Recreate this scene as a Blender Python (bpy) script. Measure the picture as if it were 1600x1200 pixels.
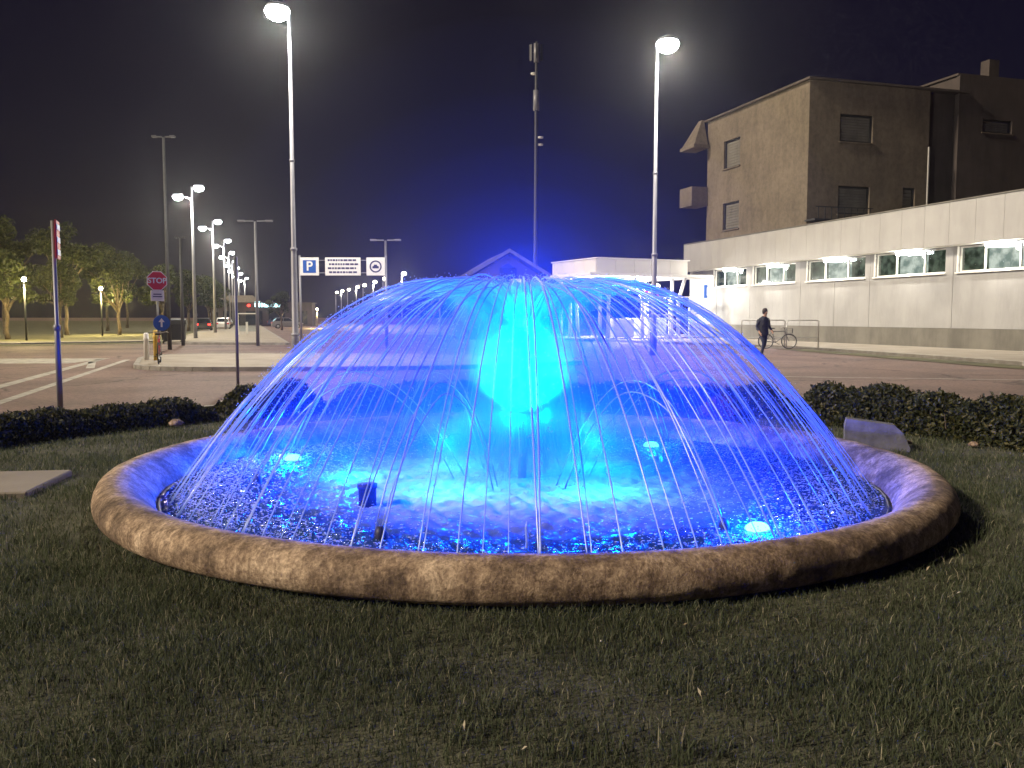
import bpy, bmesh, math, random
import numpy as np
from mathutils import Vector, Matrix

# ------------------------------------------------------------------ clean start
for o in list(bpy.data.objects):
    bpy.data.objects.remove(o)
scene = bpy.context.scene
COL = scene.collection
R = math.radians
random.seed(11)
rng = np.random.default_rng(7)

# ------------------------------------------------------------------ camera
cam_data = bpy.data.cameras.new('camera')
cam_data.sensor_width = 36.0
cam_data.lens = 30.6
cam_data.clip_start = 0.05
cam_data.clip_end = 2000
cam = bpy.data.objects.new('camera', cam_data)
COL.objects.link(cam)
cam.location = (0, 0, 1.65)
cam.rotation_euler = (R(90 - 4.457), 0, 0)
scene.camera = cam

# ------------------------------------------------------------------ world: night sky over a lit town
world = bpy.data.worlds.new('World')
scene.world = world
world.use_nodes = True
wn, wl = world.node_tree.nodes, world.node_tree.links
wn.clear()
w_out = wn.new('ShaderNodeOutputWorld')
w_bg = wn.new('ShaderNodeBackground')
w_sky = wn.new('ShaderNodeTexSky')
w_sky.sky_type = 'NISHITA'
w_sky.sun_disc = False
w_sky.sun_elevation = R(31)
w_sky.sun_rotation = R(245)
w_tc = wn.new('ShaderNodeTexCoord')
w_noise = wn.new('ShaderNodeTexNoise')
w_noise.inputs['Scale'].default_value = 2.6
w_noise.inputs['Detail'].default_value = 2
w_ramp = wn.new('ShaderNodeValToRGB')
w_ramp.color_ramp.elements[0].position = 0.35
w_ramp.color_ramp.elements[0].color = (0.042, 0.028, 0.105, 1)
w_ramp.color_ramp.elements[1].position = 0.75
w_ramp.color_ramp.elements[1].color = (0.064, 0.043, 0.130, 1)
w_mix = wn.new('ShaderNodeMixRGB')
w_mix.blend_type = 'ADD'
w_mix.inputs['Fac'].default_value = 1.0
w_sc = wn.new('ShaderNodeMixRGB')
w_sc.blend_type = 'MULTIPLY'
w_sc.inputs['Fac'].default_value = 1.0
w_sc.inputs['Color2'].default_value = (0.004, 0.004, 0.004, 1)
wl.new(w_tc.outputs['Generated'], w_noise.inputs['Vector'])
wl.new(w_noise.outputs['Fac'], w_ramp.inputs['Fac'])
wl.new(w_sky.outputs['Color'], w_sc.inputs['Color1'])
wl.new(w_sc.outputs['Color'], w_mix.inputs['Color1'])
wl.new(w_ramp.outputs['Color'], w_mix.inputs['Color2'])
wl.new(w_mix.outputs['Color'], w_bg.inputs['Color'])
w_bg.inputs['Strength'].default_value = 0.10
wl.new(w_bg.outputs['Background'], w_out.inputs['Surface'])

# the one sun lamp, standing in for unseen street lamps (warm, from behind the left shoulder)
SUN_STRENGTH = 3.8
sd = bpy.data.lights.new('sun', 'SUN')
sd.energy = SUN_STRENGTH
sd.color = (1.0, 0.85, 0.64)
sd.angle = R(6)
sun = bpy.data.objects.new('sun', sd)
COL.objects.link(sun)
sun_dir = Vector((-0.92, -0.36, 0.60)).normalized()      # towards the lamp
sun.rotation_euler = sun_dir.to_track_quat('Z', 'Y').to_euler()

scene.view_settings.view_transform = 'Standard'
scene.view_settings.look = 'None'
scene.view_settings.exposure = 0.0
scene.view_settings.gamma = 1.0
scene.view_settings.use_curve_mapping = False

cy = scene.cycles
cy.use_denoising = True
cy.max_bounces = 4
cy.diffuse_bounces = 1
cy.glossy_bounces = 2
cy.light_sampling_threshold = 0.03
cy.transmission_bounces = 4
cy.volume_bounces = 0
cy.transparent_max_bounces = 40
cy.sample_clamp_indirect = 4.0
cy.sample_clamp_direct = 0.0
cy.caustics_reflective = False
cy.caustics_refractive = False
cy.use_adaptive_sampling = True
cy.adaptive_threshold = 0.02
cy.adaptive_min_samples = 20
cy.volume_step_rate = 2.5
cy.volume_max_steps = 96

# ------------------------------------------------------------------ helpers
def V(*a):
    return Vector(a)

class MB:
    """collects geometry, then links it as one mesh object"""
    def __init__(self):
        self.v, self.f, self.m = [], [], []
    def add(self, verts, faces, mat=0):
        o = len(self.v)
        self.v.extend([tuple(p) for p in verts])
        self.f.extend([tuple(i + o for i in fc) for fc in faces])
        self.m.extend([mat] * len(faces))
        return self
    def box(self, c, s, rz=0.0, mat=0, bevel=0.0):
        hx, hy, hz = s[0] / 2, s[1] / 2, s[2] / 2
        ca, sa = math.cos(rz), math.sin(rz)
        if bevel <= 0:
            pts = [(x, y, z) for z in (-hz, hz) for x, y in ((-hx, -hy), (hx, -hy), (hx, hy), (-hx, hy))]
            fs = [(3, 2, 1, 0), (4, 5, 6, 7), (0, 1, 5, 4), (1, 2, 6, 5), (2, 3, 7, 6), (3, 0, 4, 7)]
        else:
            b = bevel
            pts = []
            for z, k in ((-hz, b), (-hz + b, 0), (hz - b, 0), (hz, b)):
                x1, y1 = hx - k, hy - k
                pts += [(-x1 + (b if not k else 0), -y1, z), (x1 - (b if not k else 0), -y1, z), (x1, -y1 + (b if not k else 0), z), (x1, y1 - (b if not k else 0), z),
                        (x1 - (b if not k else 0), y1, z), (-x1 + (b if not k else 0), y1, z), (-x1, y1 - (b if not k else 0), z), (-x1, -y1 + (b if not k else 0), z)]
            fs = [tuple(range(7, -1, -1)), tuple(range(24, 32))]
            for l in range(3):
                for i in range(8):
                    j = (i + 1) % 8
                    fs.append((l * 8 + i, l * 8 + j, l * 8 + 8 + j, l * 8 + 8 + i))
        self.add([(c[0] + x * ca - y * sa, c[1] + x * sa + y * ca, c[2] + z) for x, y, z in pts], fs, mat)
        return self
    def prism(self, poly, z0, z1, mat=0):
        n = len(poly)
        pts = [(x, y, z0) for x, y in poly] + [(x, y, z1) for x, y in poly]
        fs = [tuple(range(n - 1, -1, -1)), tuple(range(n, 2 * n))]
        fs += [(i, (i + 1) % n, n + (i + 1) % n, n + i) for i in range(n)]
        return self.add(pts, fs, mat)
    def loft(self, rings, mat=0, cap=True, closed=False):
        n = len(rings[0])
        pts = [p for r_ in rings for p in r_]
        fs = []
        m = len(rings)
        for k in range(m if closed else m - 1):
            k2 = (k + 1) % m
            for i in range(n):
                j = (i + 1) % n
                fs.append((k * n + i, k * n + j, k2 * n + j, k2 * n + i))
        if cap and not closed:
            fs.append(tuple(range(n - 1, -1, -1)))
            fs.append(tuple(range((m - 1) * n, m * n)))
        return self.add(pts, fs, mat)
    def tube(self, pts, rad, n=8, mat=0, closed=False):
        pts = [Vector(p) for p in pts]
        if not hasattr(rad, '__len__'):
            rad = [rad] * len(pts)
        rings = []
        m = len(pts)
        t0 = (pts[1] - pts[0]).normalized()
        up = Vector((0, 0, 1)) if abs(t0.z) < 0.9 else Vector((1, 0, 0))
        nrm = t0.cross(up).normalized()
        for i in range(m):
            if closed:
                t = (pts[(i + 1) % m] - pts[i - 1]).normalized()
            else:
                t = (pts[min(i + 1, m - 1)] - pts[max(i - 1, 0)]).normalized()
            nrm = (nrm - t * nrm.dot(t)).normalized()
            b = t.cross(nrm)
            rings.append([pts[i] + (nrm * math.cos(2 * math.pi * k / n) + b * math.sin(2 * math.pi * k / n)) * rad[i] for k in range(n)])
        return self.loft(rings, mat, cap=not closed, closed=closed)
    def lathe(self, prof, n=48, c=(0, 0, 0), mat=0, cap=False):
        rings = [[(c[0] + r * math.cos(2 * math.pi * k / n), c[1] + r * math.sin(2 * math.pi * k / n), c[2] + z) for k in range(n)] for r, z in prof]
        return self.loft(rings, mat, cap=cap)
    def build(self, name, mats, parent=None, smooth=False, loc=None, rz=0.0):
        me = bpy.data.meshes.new(name)
        me.from_pydata(self.v, [], self.f)
        if not isinstance(mats, (list, tuple)):
            mats = [mats]
        for m in mats:
            me.materials.append(m)
        me.polygons.foreach_set('material_index', self.m)
        if smooth:
            me.polygons.foreach_set('use_smooth', [True] * len(self.f))
        me.update()
        return put(name, me, parent, loc, rz)

def put(name, me, parent=None, loc=None, rz=0.0):
    o = bpy.data.objects.new(name, me)
    COL.objects.link(o)
    if parent is not None:
        o.parent = parent
    if loc is not None:
        o.location = loc
    if rz:
        o.rotation_euler = (0, 0, rz)
    return o

def raw_mesh(name, verts, faces, mat, parent=None, smooth=False):
    """verts Nx3 and faces Mx3 / Mx4 numpy arrays"""
    me = bpy.data.meshes.new(name)
    k = faces.shape[1]
    me.vertices.add(len(verts))
    me.vertices.foreach_set('co', np.ascontiguousarray(verts, dtype=np.float32).ravel())
    me.loops.add(faces.size)
    me.loops.foreach_set('vertex_index', np.ascontiguousarray(faces, dtype=np.int32).ravel())
    me.polygons.add(len(faces))
    me.polygons.foreach_set('loop_start', np.arange(0, faces.size, k, dtype=np.int32))
    me.polygons.foreach_set('loop_total', np.full(len(faces), k, dtype=np.int32))
    if smooth:
        me.polygons.foreach_set('use_smooth', np.ones(len(faces), dtype=bool))
    me.materials.append(mat)
    me.update(calc_edges=True)
    me.validate()
    if name is None:
        return me
    return put(name, me, parent)

def tag(o, label=None, cat=None, group=None, kind=None):
    if label: o['label'] = label
    if cat: o['category'] = cat
    if group: o['group'] = group
    if kind: o['kind'] = kind
    return o

def empty(name, loc=(0, 0, 0), rz=0.0, label=None, cat=None, group=None):
    o = bpy.data.objects.new(name, None)
    COL.objects.link(o)
    o.location = loc
    o.rotation_euler = (0, 0, rz)
    return tag(o, label, cat, group)

def copy_tree(o, parent=None):
    c = o.copy()
    COL.objects.link(c)
    c.parent = parent
    for ch in list(o.children):
        copy_tree(ch, c)
    return c

def point(name, loc, energy, color, radius=0.12, parent=None):
    l = bpy.data.lights.new(name, 'POINT')
    l.energy = energy
    l.color = color
    l.shadow_soft_size = radius
    o = bpy.data.objects.new(name, l)
    COL.objects.link(o)
    o.location = loc
    o.parent = parent
    return o

def spot(name, loc, direction, energy, color, angle, blend=0.6, radius=0.1, parent=None):
    l = bpy.data.lights.new(name, 'SPOT')
    l.energy = energy
    l.color = color
    l.spot_size = R(angle)
    l.spot_blend = blend
    l.shadow_soft_size = radius
    o = bpy.data.objects.new(name, l)
    COL.objects.link(o)
    o.location = loc
    o.rotation_euler = (-Vector(direction)).to_track_quat('Z', 'Y').to_euler()
    o.parent = parent
    return o

def text_mesh(body, size, depth, mat, name, parent, loc, rot, bold=0.0):
    cu = bpy.data.curves.new(name, 'FONT')
    cu.body = body
    cu.size = size
    cu.extrude = depth
    cu.offset = bold
    cu.align_x = 'CENTER'
    cu.align_y = 'CENTER'
    t = bpy.data.objects.new(name, cu)
    COL.objects.link(t)
    bpy.context.view_layer.update()
    dg = bpy.context.evaluated_depsgraph_get()
    me = bpy.data.meshes.new_from_object(t.evaluated_get(dg))
    bpy.data.objects.remove(t)
    me.materials.clear()
    me.materials.append(mat)
    o = put(name, me, parent, loc)
    o.rotation_euler = rot
    return o

# ------------------------------------------------------------------ materials
def new_mat(name):
    m = bpy.data.materials.new(name)
    m.use_nodes = True
    return m, m.node_tree.nodes, m.node_tree.links, m.node_tree.nodes['Principled BSDF']

def plain(name, col, rough=0.6, metal=0.0, spec=0.5, vary=0.12, scale=6.0, bump=0.0, bscale=40.0, fine=None, streak=0.0, patches=0.0):
    m, n, l, p = new_mat(name)
    p.inputs['Roughness'].default_value = rough
    p.inputs['Metallic'].default_value = metal
    p.inputs['Specular IOR Level'].default_value = spec
    tc = n.new('ShaderNodeTexCoord')
    nz = n.new('ShaderNodeTexNoise')
    nz.inputs['Scale'].default_value = scale
    nz.inputs['Detail'].default_value = 5
    rp = n.new('ShaderNodeValToRGB')
    a = [max(0, c * (1 - vary)) for c in col]
    b = [min(1, c * (1 + vary)) for c in col]
    rp.color_ramp.elements[0].position = 0.3
    rp.color_ramp.elements[0].color = (*a, 1)
    rp.color_ramp.elements[1].position = 0.7
    rp.color_ramp.elements[1].color = (*b, 1)
    l.new(tc.outputs['Object'], nz.inputs['Vector'])
    l.new(nz.outputs['Fac'], rp.inputs['Fac'])
    cur = rp.outputs['Color']
    def multiply(src, lo, a_, b_):
        r_ = n.new('ShaderNodeValToRGB')
        r_.color_ramp.elements[0].position = a_
        r_.color_ramp.elements[0].color = (lo, lo, lo, 1)
        r_.color_ramp.elements[1].position = b_
        r_.color_ramp.elements[1].color = (1, 1, 1, 1)
        l.new(src, r_.inputs['Fac'])
        mm = n.new('ShaderNodeMixRGB'); mm.blend_type = 'MULTIPLY'; mm.inputs[0].default_value = 1.0
        l.new(cur, mm.inputs[1]); l.new(r_.outputs[0], mm.inputs[2])
        return mm.outputs[0]
    if fine:                                   # grit and small spots
        z2 = n.new('ShaderNodeTexNoise'); z2.inputs['Scale'].default_value = fine[0]; z2.inputs['Detail'].default_value = 8; z2.inputs['Roughness'].default_value = 0.75
        l.new(tc.outputs['Object'], z2.inputs['Vector'])
        cur = multiply(z2.outputs['Fac'], 1 - fine[1], 0.38, 0.58)
    if patches > 0:                            # mended patches and cracks
        vo = n.new('ShaderNodeTexVoronoi'); vo.inputs['Scale'].default_value = patches; vo.feature = 'DISTANCE_TO_EDGE'
        wz = n.new('ShaderNodeTexNoise'); wz.inputs['Scale'].default_value = 0.9; wz.inputs['Detail'].default_value = 6
        av = n.new('ShaderNodeVectorMath'); av.operation = 'ADD'
        sv = n.new('ShaderNodeVectorMath'); sv.operation = 'SCALE'; sv.inputs['Scale'].default_value = 1.6
        l.new(tc.outputs['Object'], wz.inputs['Vector'])
        l.new(wz.outputs['Color'], sv.inputs[0]); l.new(tc.outputs['Object'], av.inputs[0]); l.new(sv.outputs[0], av.inputs[1])
        l.new(av.outputs[0], vo.inputs['Vector'])
        cur = multiply(vo.outputs['Distance'], 0.45, 0.004, 0.012)
    if streak > 0:                             # rain streaks running down
        mp = n.new('ShaderNodeMapping'); mp.inputs['Scale'].default_value = (0.8, 0.8, 0.16)
        l.new(tc.outputs['Object'], mp.inputs['Vector'])
        z3 = n.new('ShaderNodeTexNoise'); z3.inputs['Scale'].default_value = 1.5; z3.inputs['Detail'].default_value = 8; z3.inputs['Roughness'].default_value = 0.75
        l.new(mp.outputs[0], z3.inputs['Vector'])
        cur = multiply(z3.outputs['Fac'], 1 - streak, 0.36, 0.56)
    l.new(cur, p.inputs['Base Color'])
    if bump > 0:
        n2 = n.new('ShaderNodeTexNoise')
        n2.inputs['Scale'].default_value = bscale
        n2.inputs['Detail'].default_value = 6
        l.new(tc.outputs['Object'], n2.inputs['Vector'])
        bp = n.new('ShaderNodeBump')
        bp.inputs['Strength'].default_value = bump
        bp.inputs['Distance'].default_value = 0.02
        l.new(n2.outputs['Fac'], bp.inputs['Height'])
        l.new(bp.outputs['Normal'], p.inputs['Normal'])
    return m

def glow(name, col, strength):
    m = bpy.data.materials.new(name)
    m.use_nodes = True
    n, l = m.node_tree.nodes, m.node_tree.links
    n.clear()
    out = n.new('ShaderNodeOutputMaterial')
    e = n.new('ShaderNodeEmission')
    e.inputs['Color'].default_value = (*col, 1)
    e.inputs['Strength'].default_value = strength
    l.new(e.outputs[0], out.inputs['Surface'])
    try:
        m.cycles.emission_sampling = 'NONE'
    except Exception:
        pass
    return m

def island(name, stops, rough=0.6, spec=0.25, trans=0.0):
    """colour differs from leaf to leaf / blade to blade"""
    m, n, l, p = new_mat(name)
    g = n.new('ShaderNodeNewGeometry')
    rp = n.new('ShaderNodeValToRGB')
    els = rp.color_ramp.elements
    els[0].position, els[0].color = stops[0][0], (*stops[0][1], 1)
    els[1].position, els[1].color = stops[-1][0], (*stops[-1][1], 1)
    for pos, c in stops[1:-1]:
        e = els.new(pos)
        e.color = (*c, 1)
    l.new(g.outputs['Random Per Island'], rp.inputs['Fac'])
    l.new(rp.outputs['Color'], p.inputs['Base Color'])
    p.inputs['Roughness'].default_value = rough
    p.inputs['Specular IOR Level'].default_value = spec
    if trans > 0:
        t = n.new('ShaderNodeBsdfTranslucent')
        mx = n.new('ShaderNodeMixShader')
        mx.inputs[0].default_value = trans
        l.new(rp.outputs['Color'], t.inputs['Color'])
        l.new(p.outputs[0], mx.inputs[1])
        l.new(t.outputs[0], mx.inputs[2])
        l.new(mx.outputs[0], n['Material Output'].inputs['Surface'])
    return m

M = {}
M['asphalt'] = plain('asphalt', (0.215, 0.142, 0.122), 0.75, vary=0.30, scale=0.35, bump=0.5, bscale=60, fine=(9.0, 0.45), patches=0.16)
M['paving'] = plain('paving', (0.30, 0.26, 0.21), 0.8, vary=0.18, scale=0.8, bump=0.3, bscale=25)
M['kerb'] = plain('kerb', (0.30, 0.28, 0.25), 0.8, vary=0.25, scale=3, bump=0.3)
M['paint'] = plain('stripe_pale', (0.34, 0.32, 0.29), 0.7, vary=0.45, scale=3)
M['soil'] = plain('soil', (0.085, 0.085, 0.055), 0.95, vary=0.5, scale=3, bump=0.8, bscale=45)
M['verge'] = plain('verge', (0.09, 0.085, 0.04), 0.95, vary=0.45, scale=0.6, bump=0.5, bscale=20)
M['pole'] = plain('galvanised', (0.24, 0.24, 0.26), 0.5, metal=0.4, vary=0.12, scale=2)
M['pole_dim'] = plain('unlit_pole', (0.07, 0.07, 0.075), 0.6, metal=0.3)  # darker copy of the pole metal; lack of light put into its colour
M['dark_metal'] = plain('dark_metal', (0.045, 0.045, 0.05), 0.5, metal=0.4)
M['steel'] = plain('steel', (0.40, 0.39, 0.37), 0.4, metal=0.7)
M['white_metal'] = plain('white_metal', (0.78, 0.76, 0.72), 0.45, vary=0.05)
M['black'] = plain('black', (0.012, 0.012, 0.014), 0.6)
M['rubber'] = plain('rubber', (0.02, 0.02, 0.02), 0.8)
M['sign_white'] = plain('sign_white', (0.78, 0.78, 0.78), 0.45, vary=0.05)
M['sign_red'] = plain('sign_red', (0.62, 0.015, 0.03), 0.45, vary=0.05)
M['sign_blue'] = plain('sign_blue', (0.02, 0.10, 0.42), 0.45, vary=0.05)
M['sign_dark'] = plain('sign_dark', (0.03, 0.03, 0.12), 0.5)
M['yellow'] = plain('yellow_paint', (0.62, 0.40, 0.06), 0.5)
M['lamp_white'] = glow('lamp_lens', (0.93, 0.97, 1.0), 30.0)
M['lamp_warm'] = glow('lamp_lens_warm', (1.0, 0.88, 0.66), 18.0)

# weathered concrete of the basin rim: streaks, blotches, pits
def rim_material():
    m, n, l, p = new_mat('weathered_stone')
    tc = n.new('ShaderNodeTexCoord')
    def noise(scale, detail=6, rough=0.6, vec=None):
        z = n.new('ShaderNodeTexNoise')
        z.inputs['Scale'].default_value = scale
        z.inputs['Detail'].default_value = detail
        z.inputs['Roughness'].default_value = rough
        l.new(vec if vec is not None else tc.outputs['Object'], z.inputs['Vector'])
        return z
    mp = n.new('ShaderNodeMapping')
    mp.inputs['Scale'].default_value = (1, 1, 0.12)
    l.new(tc.outputs['Object'], mp.inputs['Vector'])
    streak = noise(5.5, 8, 0.78, mp.outputs['Vector'])
    blotch = noise(2.3, 6, 0.6)
    grain = noise(46, 6, 0.7)
    r1 = n.new('ShaderNodeValToRGB')
    r1.color_ramp.elements[0].position = 0.38
    r1.color_ramp.elements[0].color = (0.27, 0.195, 0.135, 1)
    r1.color_ramp.elements[1].position = 0.64
    r1.color_ramp.elements[1].color = (0.84, 0.66, 0.49, 1)
    e = r1.color_ramp.elements.new(0.5)
    e.color = (0.64, 0.48, 0.34, 1)
    l.new(blotch.outputs['Fac'], r1.inputs['Fac'])
    r2 = n.new('ShaderNodeValToRGB')
    r2.color_ramp.elements[0].position = 0.38
    r2.color_ramp.elements[0].color = (0.22, 0.18, 0.16, 1)
    r2.color_ramp.elements[1].position = 0.56
    r2.color_ramp.elements[1].color = (1, 1, 1, 1)
    l.new(streak.outputs['Fac'], r2.inputs['Fac'])
    r3 = n.new('ShaderNodeValToRGB')
    r3.color_ramp.elements[0].position = 0.35
    r3.color_ramp.elements[0].color = (0.38, 0.33, 0.30, 1)
    r3.color_ramp.elements[1].position = 0.62
    r3.color_ramp.elements[1].color = (1.1, 1.08, 1.05, 1)
    l.new(grain.outputs['Fac'], r3.inputs['Fac'])
    a = n.new('ShaderNodeMixRGB'); a.blend_type = 'MULTIPLY'; a.inputs[0].default_value = 0.75
    b = n.new('ShaderNodeMixRGB'); b.blend_type = 'MULTIPLY'; b.inputs[0].default_value = 0.8
    l.new(r1.outputs[0], a.inputs[1]); l.new(r2.outputs[0], a.inputs[2])
    l.new(a.outputs[0], b.inputs[1]); l.new(r3.outputs[0], b.inputs[2])
    mid = noise(13, 7, 0.75)
    r4 = n.new('ShaderNodeValToRGB')
    r4.color_ramp.elements[0].position = 0.42
    r4.color_ramp.elements[0].color = (0.32, 0.27, 0.24, 1)
    r4.color_ramp.elements[1].position = 0.55
    r4.color_ramp.elements[1].color = (1, 1, 1, 1)
    l.new(mid.outputs['Fac'], r4.inputs['Fac'])
    c4 = n.new('ShaderNodeMixRGB'); c4.blend_type = 'MULTIPLY'; c4.inputs[0].default_value = 0.6
    l.new(b.outputs[0], c4.inputs[1]); l.new(r4.outputs[0], c4.inputs[2])
    l.new(c4.outputs[0], p.inputs['Base Color'])
    p.inputs['Roughness'].default_value = 0.8
    bp = n.new('ShaderNodeBump')
    bp.inputs['Strength'].default_value = 0.6
    bp.inputs['Distance'].default_value = 0.02
    l.new(grain.outputs['Fac'], bp.inputs['Height'])
    l.new(bp.outputs['Normal'], p.inputs['Normal'])
    return m
M['rim'] = rim_material()

def water_material():
    m, n, l, p = new_mat('pool_water')
    tc = n.new('ShaderNodeTexCoord')
    p.inputs['Base Color'].default_value = (0.012, 0.03, 0.05, 1)
    p.inputs['Roughness'].default_value = 0.08
    p.inputs['IOR'].default_value = 1.33
    p.inputs['Specular IOR Level'].default_value = 0.8
    # ripples
    nz = n.new('ShaderNodeTexNoise')
    nz.inputs['Scale'].default_value = 30
    nz.inputs['Detail'].default_value = 4
    nz.inputs['Roughness'].default_value = 0.6
    l.new(tc.outputs['Object'], nz.inputs['Vector'])
    bp = n.new('ShaderNodeBump')
    bp.inputs['Strength'].default_value = 1.0
    bp.inputs['Distance'].default_value = 0.05
    l.new(nz.outputs['Fac'], bp.inputs['Height'])
    l.new(bp.outputs['Normal'], p.inputs['Normal'])
    # bubbly foam where the column and the short jets fall back
    ln = n.new('ShaderNodeVectorMath'); ln.operation = 'LENGTH'
    l.new(tc.outputs['Object'], ln.inputs[0])
    fr = n.new('ShaderNodeMapRange')
    fr.inputs['From Min'].default_value = 0.9
    fr.inputs['From Max'].default_value = 2.5
    fr.inputs['To Min'].default_value = 1.0
    fr.inputs['To Max'].default_value = 0.0
    l.new(ln.outputs['Value'], fr.inputs['Value'])
    n2 = n.new('ShaderNodeTexNoise')
    n2.inputs['Scale'].default_value = 3.2
    n2.inputs['Detail'].default_value = 8
    n2.inputs['Roughness'].default_value = 0.7
    l.new(tc.outputs['Object'], n2.inputs['Vector'])
    fm = n.new('ShaderNodeMath'); fm.operation = 'MULTIPLY'
    fm.inputs[1].default_value = 2.1
    l.new(n2.outputs['Fac'], fm.inputs[0])
    f2 = n.new('ShaderNodeMath'); f2.operation = 'MULTIPLY'
    l.new(fm.outputs[0], f2.inputs[0]); l.new(fr.outputs[0], f2.inputs[1])
    f3 = n.new('ShaderNodeMath'); f3.operation = 'ADD'; f3.use_clamp = True
    f3.inputs[1].default_value = 0.20
    l.new(f2.outputs[0], f3.inputs[0])
    df = n.new('ShaderNodeBsdfDiffuse')
    fc = n.new('ShaderNodeMixRGB')
    fc.inputs[1].default_value = (0.05, 0.16, 0.42, 1)
    fc.inputs[2].default_value = (0.78, 0.82, 0.86, 1)
    l.new(f2.outputs[0], fc.inputs[0])
    l.new(fc.outputs[0], df.inputs['Color'])
    mx = n.new('ShaderNodeMixShader')
    l.new(f3.outputs[0], mx.inputs[0])
    l.new(p.outputs[0], mx.inputs[1]); l.new(df.outputs[0], mx.inputs[2])
    l.new(mx.outputs[0], n['Material Output'].inputs['Surface'])
    return m
M['water'] = water_material()

def jet_material(name, clear):
    m = bpy.data.materials.new(name)
    m.use_nodes = True
    n, l = m.node_tree.nodes, m.node_tree.links
    n.clear()
    out = n.new('ShaderNodeOutputMaterial')
    d = n.new('ShaderNodeBsdfDiffuse'); d.inputs['Color'].default_value = (0.58, 0.74, 0.96, 1)
    t = n.new('ShaderNodeBsdfTranslucent'); t.inputs['Color'].default_value = (0.58, 0.74, 0.96, 1)
    g = n.new('ShaderNodeBsdfGlossy'); g.inputs['Roughness'].default_value = 0.25
    tr = n.new('ShaderNodeBsdfTransparent')
    a = n.new('ShaderNodeMixShader'); a.inputs[0].default_value = 0.5
    b = n.new('ShaderNodeMixShader'); b.inputs[0].default_value = 0.15
    c = n.new('ShaderNodeMixShader'); c.inputs[0].default_value = clear
    l.new(d.outputs[0], a.inputs[1]); l.new(t.outputs[0], a.inputs[2])
    l.new(a.outputs[0], b.inputs[1]); l.new(g.outputs[0], b.inputs[2])
    l.new(b.outputs[0], c.inputs[1]); l.new(tr.outputs[0], c.inputs[2])
    l.new((c if clear > 0 else b).outputs[0], out.inputs['Surface'])
    return m
M['jet'] = jet_material('jet_water', 0.0)
M['dark_stone'] = plain('dark_stone', (0.13, 0.13, 0.15), 0.85, vary=0.3, scale=7, bump=0.5)
M['splash_glint_white'] = plain('splash_glint_white', (0.85, 0.87, 0.9), 0.35)
M['spray'] = jet_material('spray_water', 0.0)

def glass_material(name, tint, mirror=0.12):
    m = bpy.data.materials.new(name)
    m.use_nodes = True
    n, l = m.node_tree.nodes, m.node_tree.links
    n.clear()
    out = n.new('ShaderNodeOutputMaterial')
    tr = n.new('ShaderNodeBsdfTransparent'); tr.inputs['Color'].default_value = (*tint, 1)
    g = n.new('ShaderNodeBsdfGlossy'); g.inputs['Roughness'].default_value = 0.06
    mx = n.new('ShaderNodeMixShader')
    mx.inputs[0].default_value = mirror
    l.new(tr.outputs[0], mx.inputs[1]); l.new(g.outputs[0], mx.inputs[2])
    l.new(mx.outputs[0], out.inputs['Surface'])
    return m
M['glass'] = glass_material('window_glass', (0.75, 0.8, 0.78))
M['shelter_glass'] = glass_material('shelter_glass', (0.85, 0.9, 0.92), 0.05)

# ------------------------------------------------------------------ the setting
TH = R(17.0)                                    # the street and the long building run 17 degrees left of the view
DIR = Vector((-math.sin(TH), math.cos(TH), 0))  # along the street, away from the camera
NRM = Vector((-math.cos(TH), -math.sin(TH), 0)) # from the building wall towards the street
FC = Vector((0.10, 8.50, 0.0))                  # fountain centre

def sheet(name, poly, z, mat, kind='structure'):
    b = MB()
    b.add([(x, y, z) for x, y in poly], [tuple(range(len(poly)))])
    return tag(b.build(name, mat), kind=kind)

sheet('road', [(-600, -120), (600, -120), (600, 900), (-600, 900)], 0.0, M['asphalt'])

# lawn round the fountain, a low rounded mound edge
lawn_pts = []
for k in range(72):
    a = 2 * math.pi * k / 72
    rr = 8.1 + 0.25 * math.sin(3 * a + 1)
    x, y = FC.x + rr * math.cos(a), FC.y + rr * math.sin(a)
    if y < FC.y:
        y = FC.y - (FC.y - y) * 1.5
        x = FC.x + (x - FC.x) * 1.15
    lawn_pts.append((x, y))
sheet('lawn', lawn_pts, 0.012, M['soil'])
b = MB()
ring_o = [(FC.x + (x - FC.x) * 1.018, FC.y + (y - FC.y) * 1.018) for x, y in lawn_pts]
n = len(lawn_pts)
for i in range(n):
    j = (i + 1) % n
    gap = 0.04
    p, q = Vector(lawn_pts[i]), Vector(lawn_pts[j])
    po, qo = Vector(ring_o[i]), Vector(ring_o[j])
    p2, q2, po2, qo2 = p.lerp(q, gap), q.lerp(p, gap), po.lerp(qo, gap), qo.lerp(po, gap)
    b.prism([p2, q2, qo2, po2], 0.0, 0.10 + 0.006 * math.sin(i * 2.3))
tag(b.build('kerb', M['kerb']), kind='structure')

def paved(name, poly, h, mat=None):
    """a raised pavement with a kerb course round it"""
    b = MB()
    b.prism(poly, 0.0, h, 0)
    o = tag(b.build(name, mat or M['paving']), kind='structure')
    n = len(poly)
    c = sum((Vector(p) for p in poly), Vector((0, 0))) / n
    k = MB()
    for i in range(n):
        p, q = Vector(poly[i]), Vector(poly[(i + 1) % n])
        e = (q - p)
        if e.length < 1e-3: continue
        nn = Vector((e.y, -e.x)).normalized()
        if nn.dot((p + q) / 2 - c) < 0: nn = -nn
        k.prism([p, q, q + nn * 0.16, p + nn * 0.16] if True else [], 0.0, h + 0.012)
    tag(k.build('kerb', M['kerb']), kind='structure')
    return o

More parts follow.
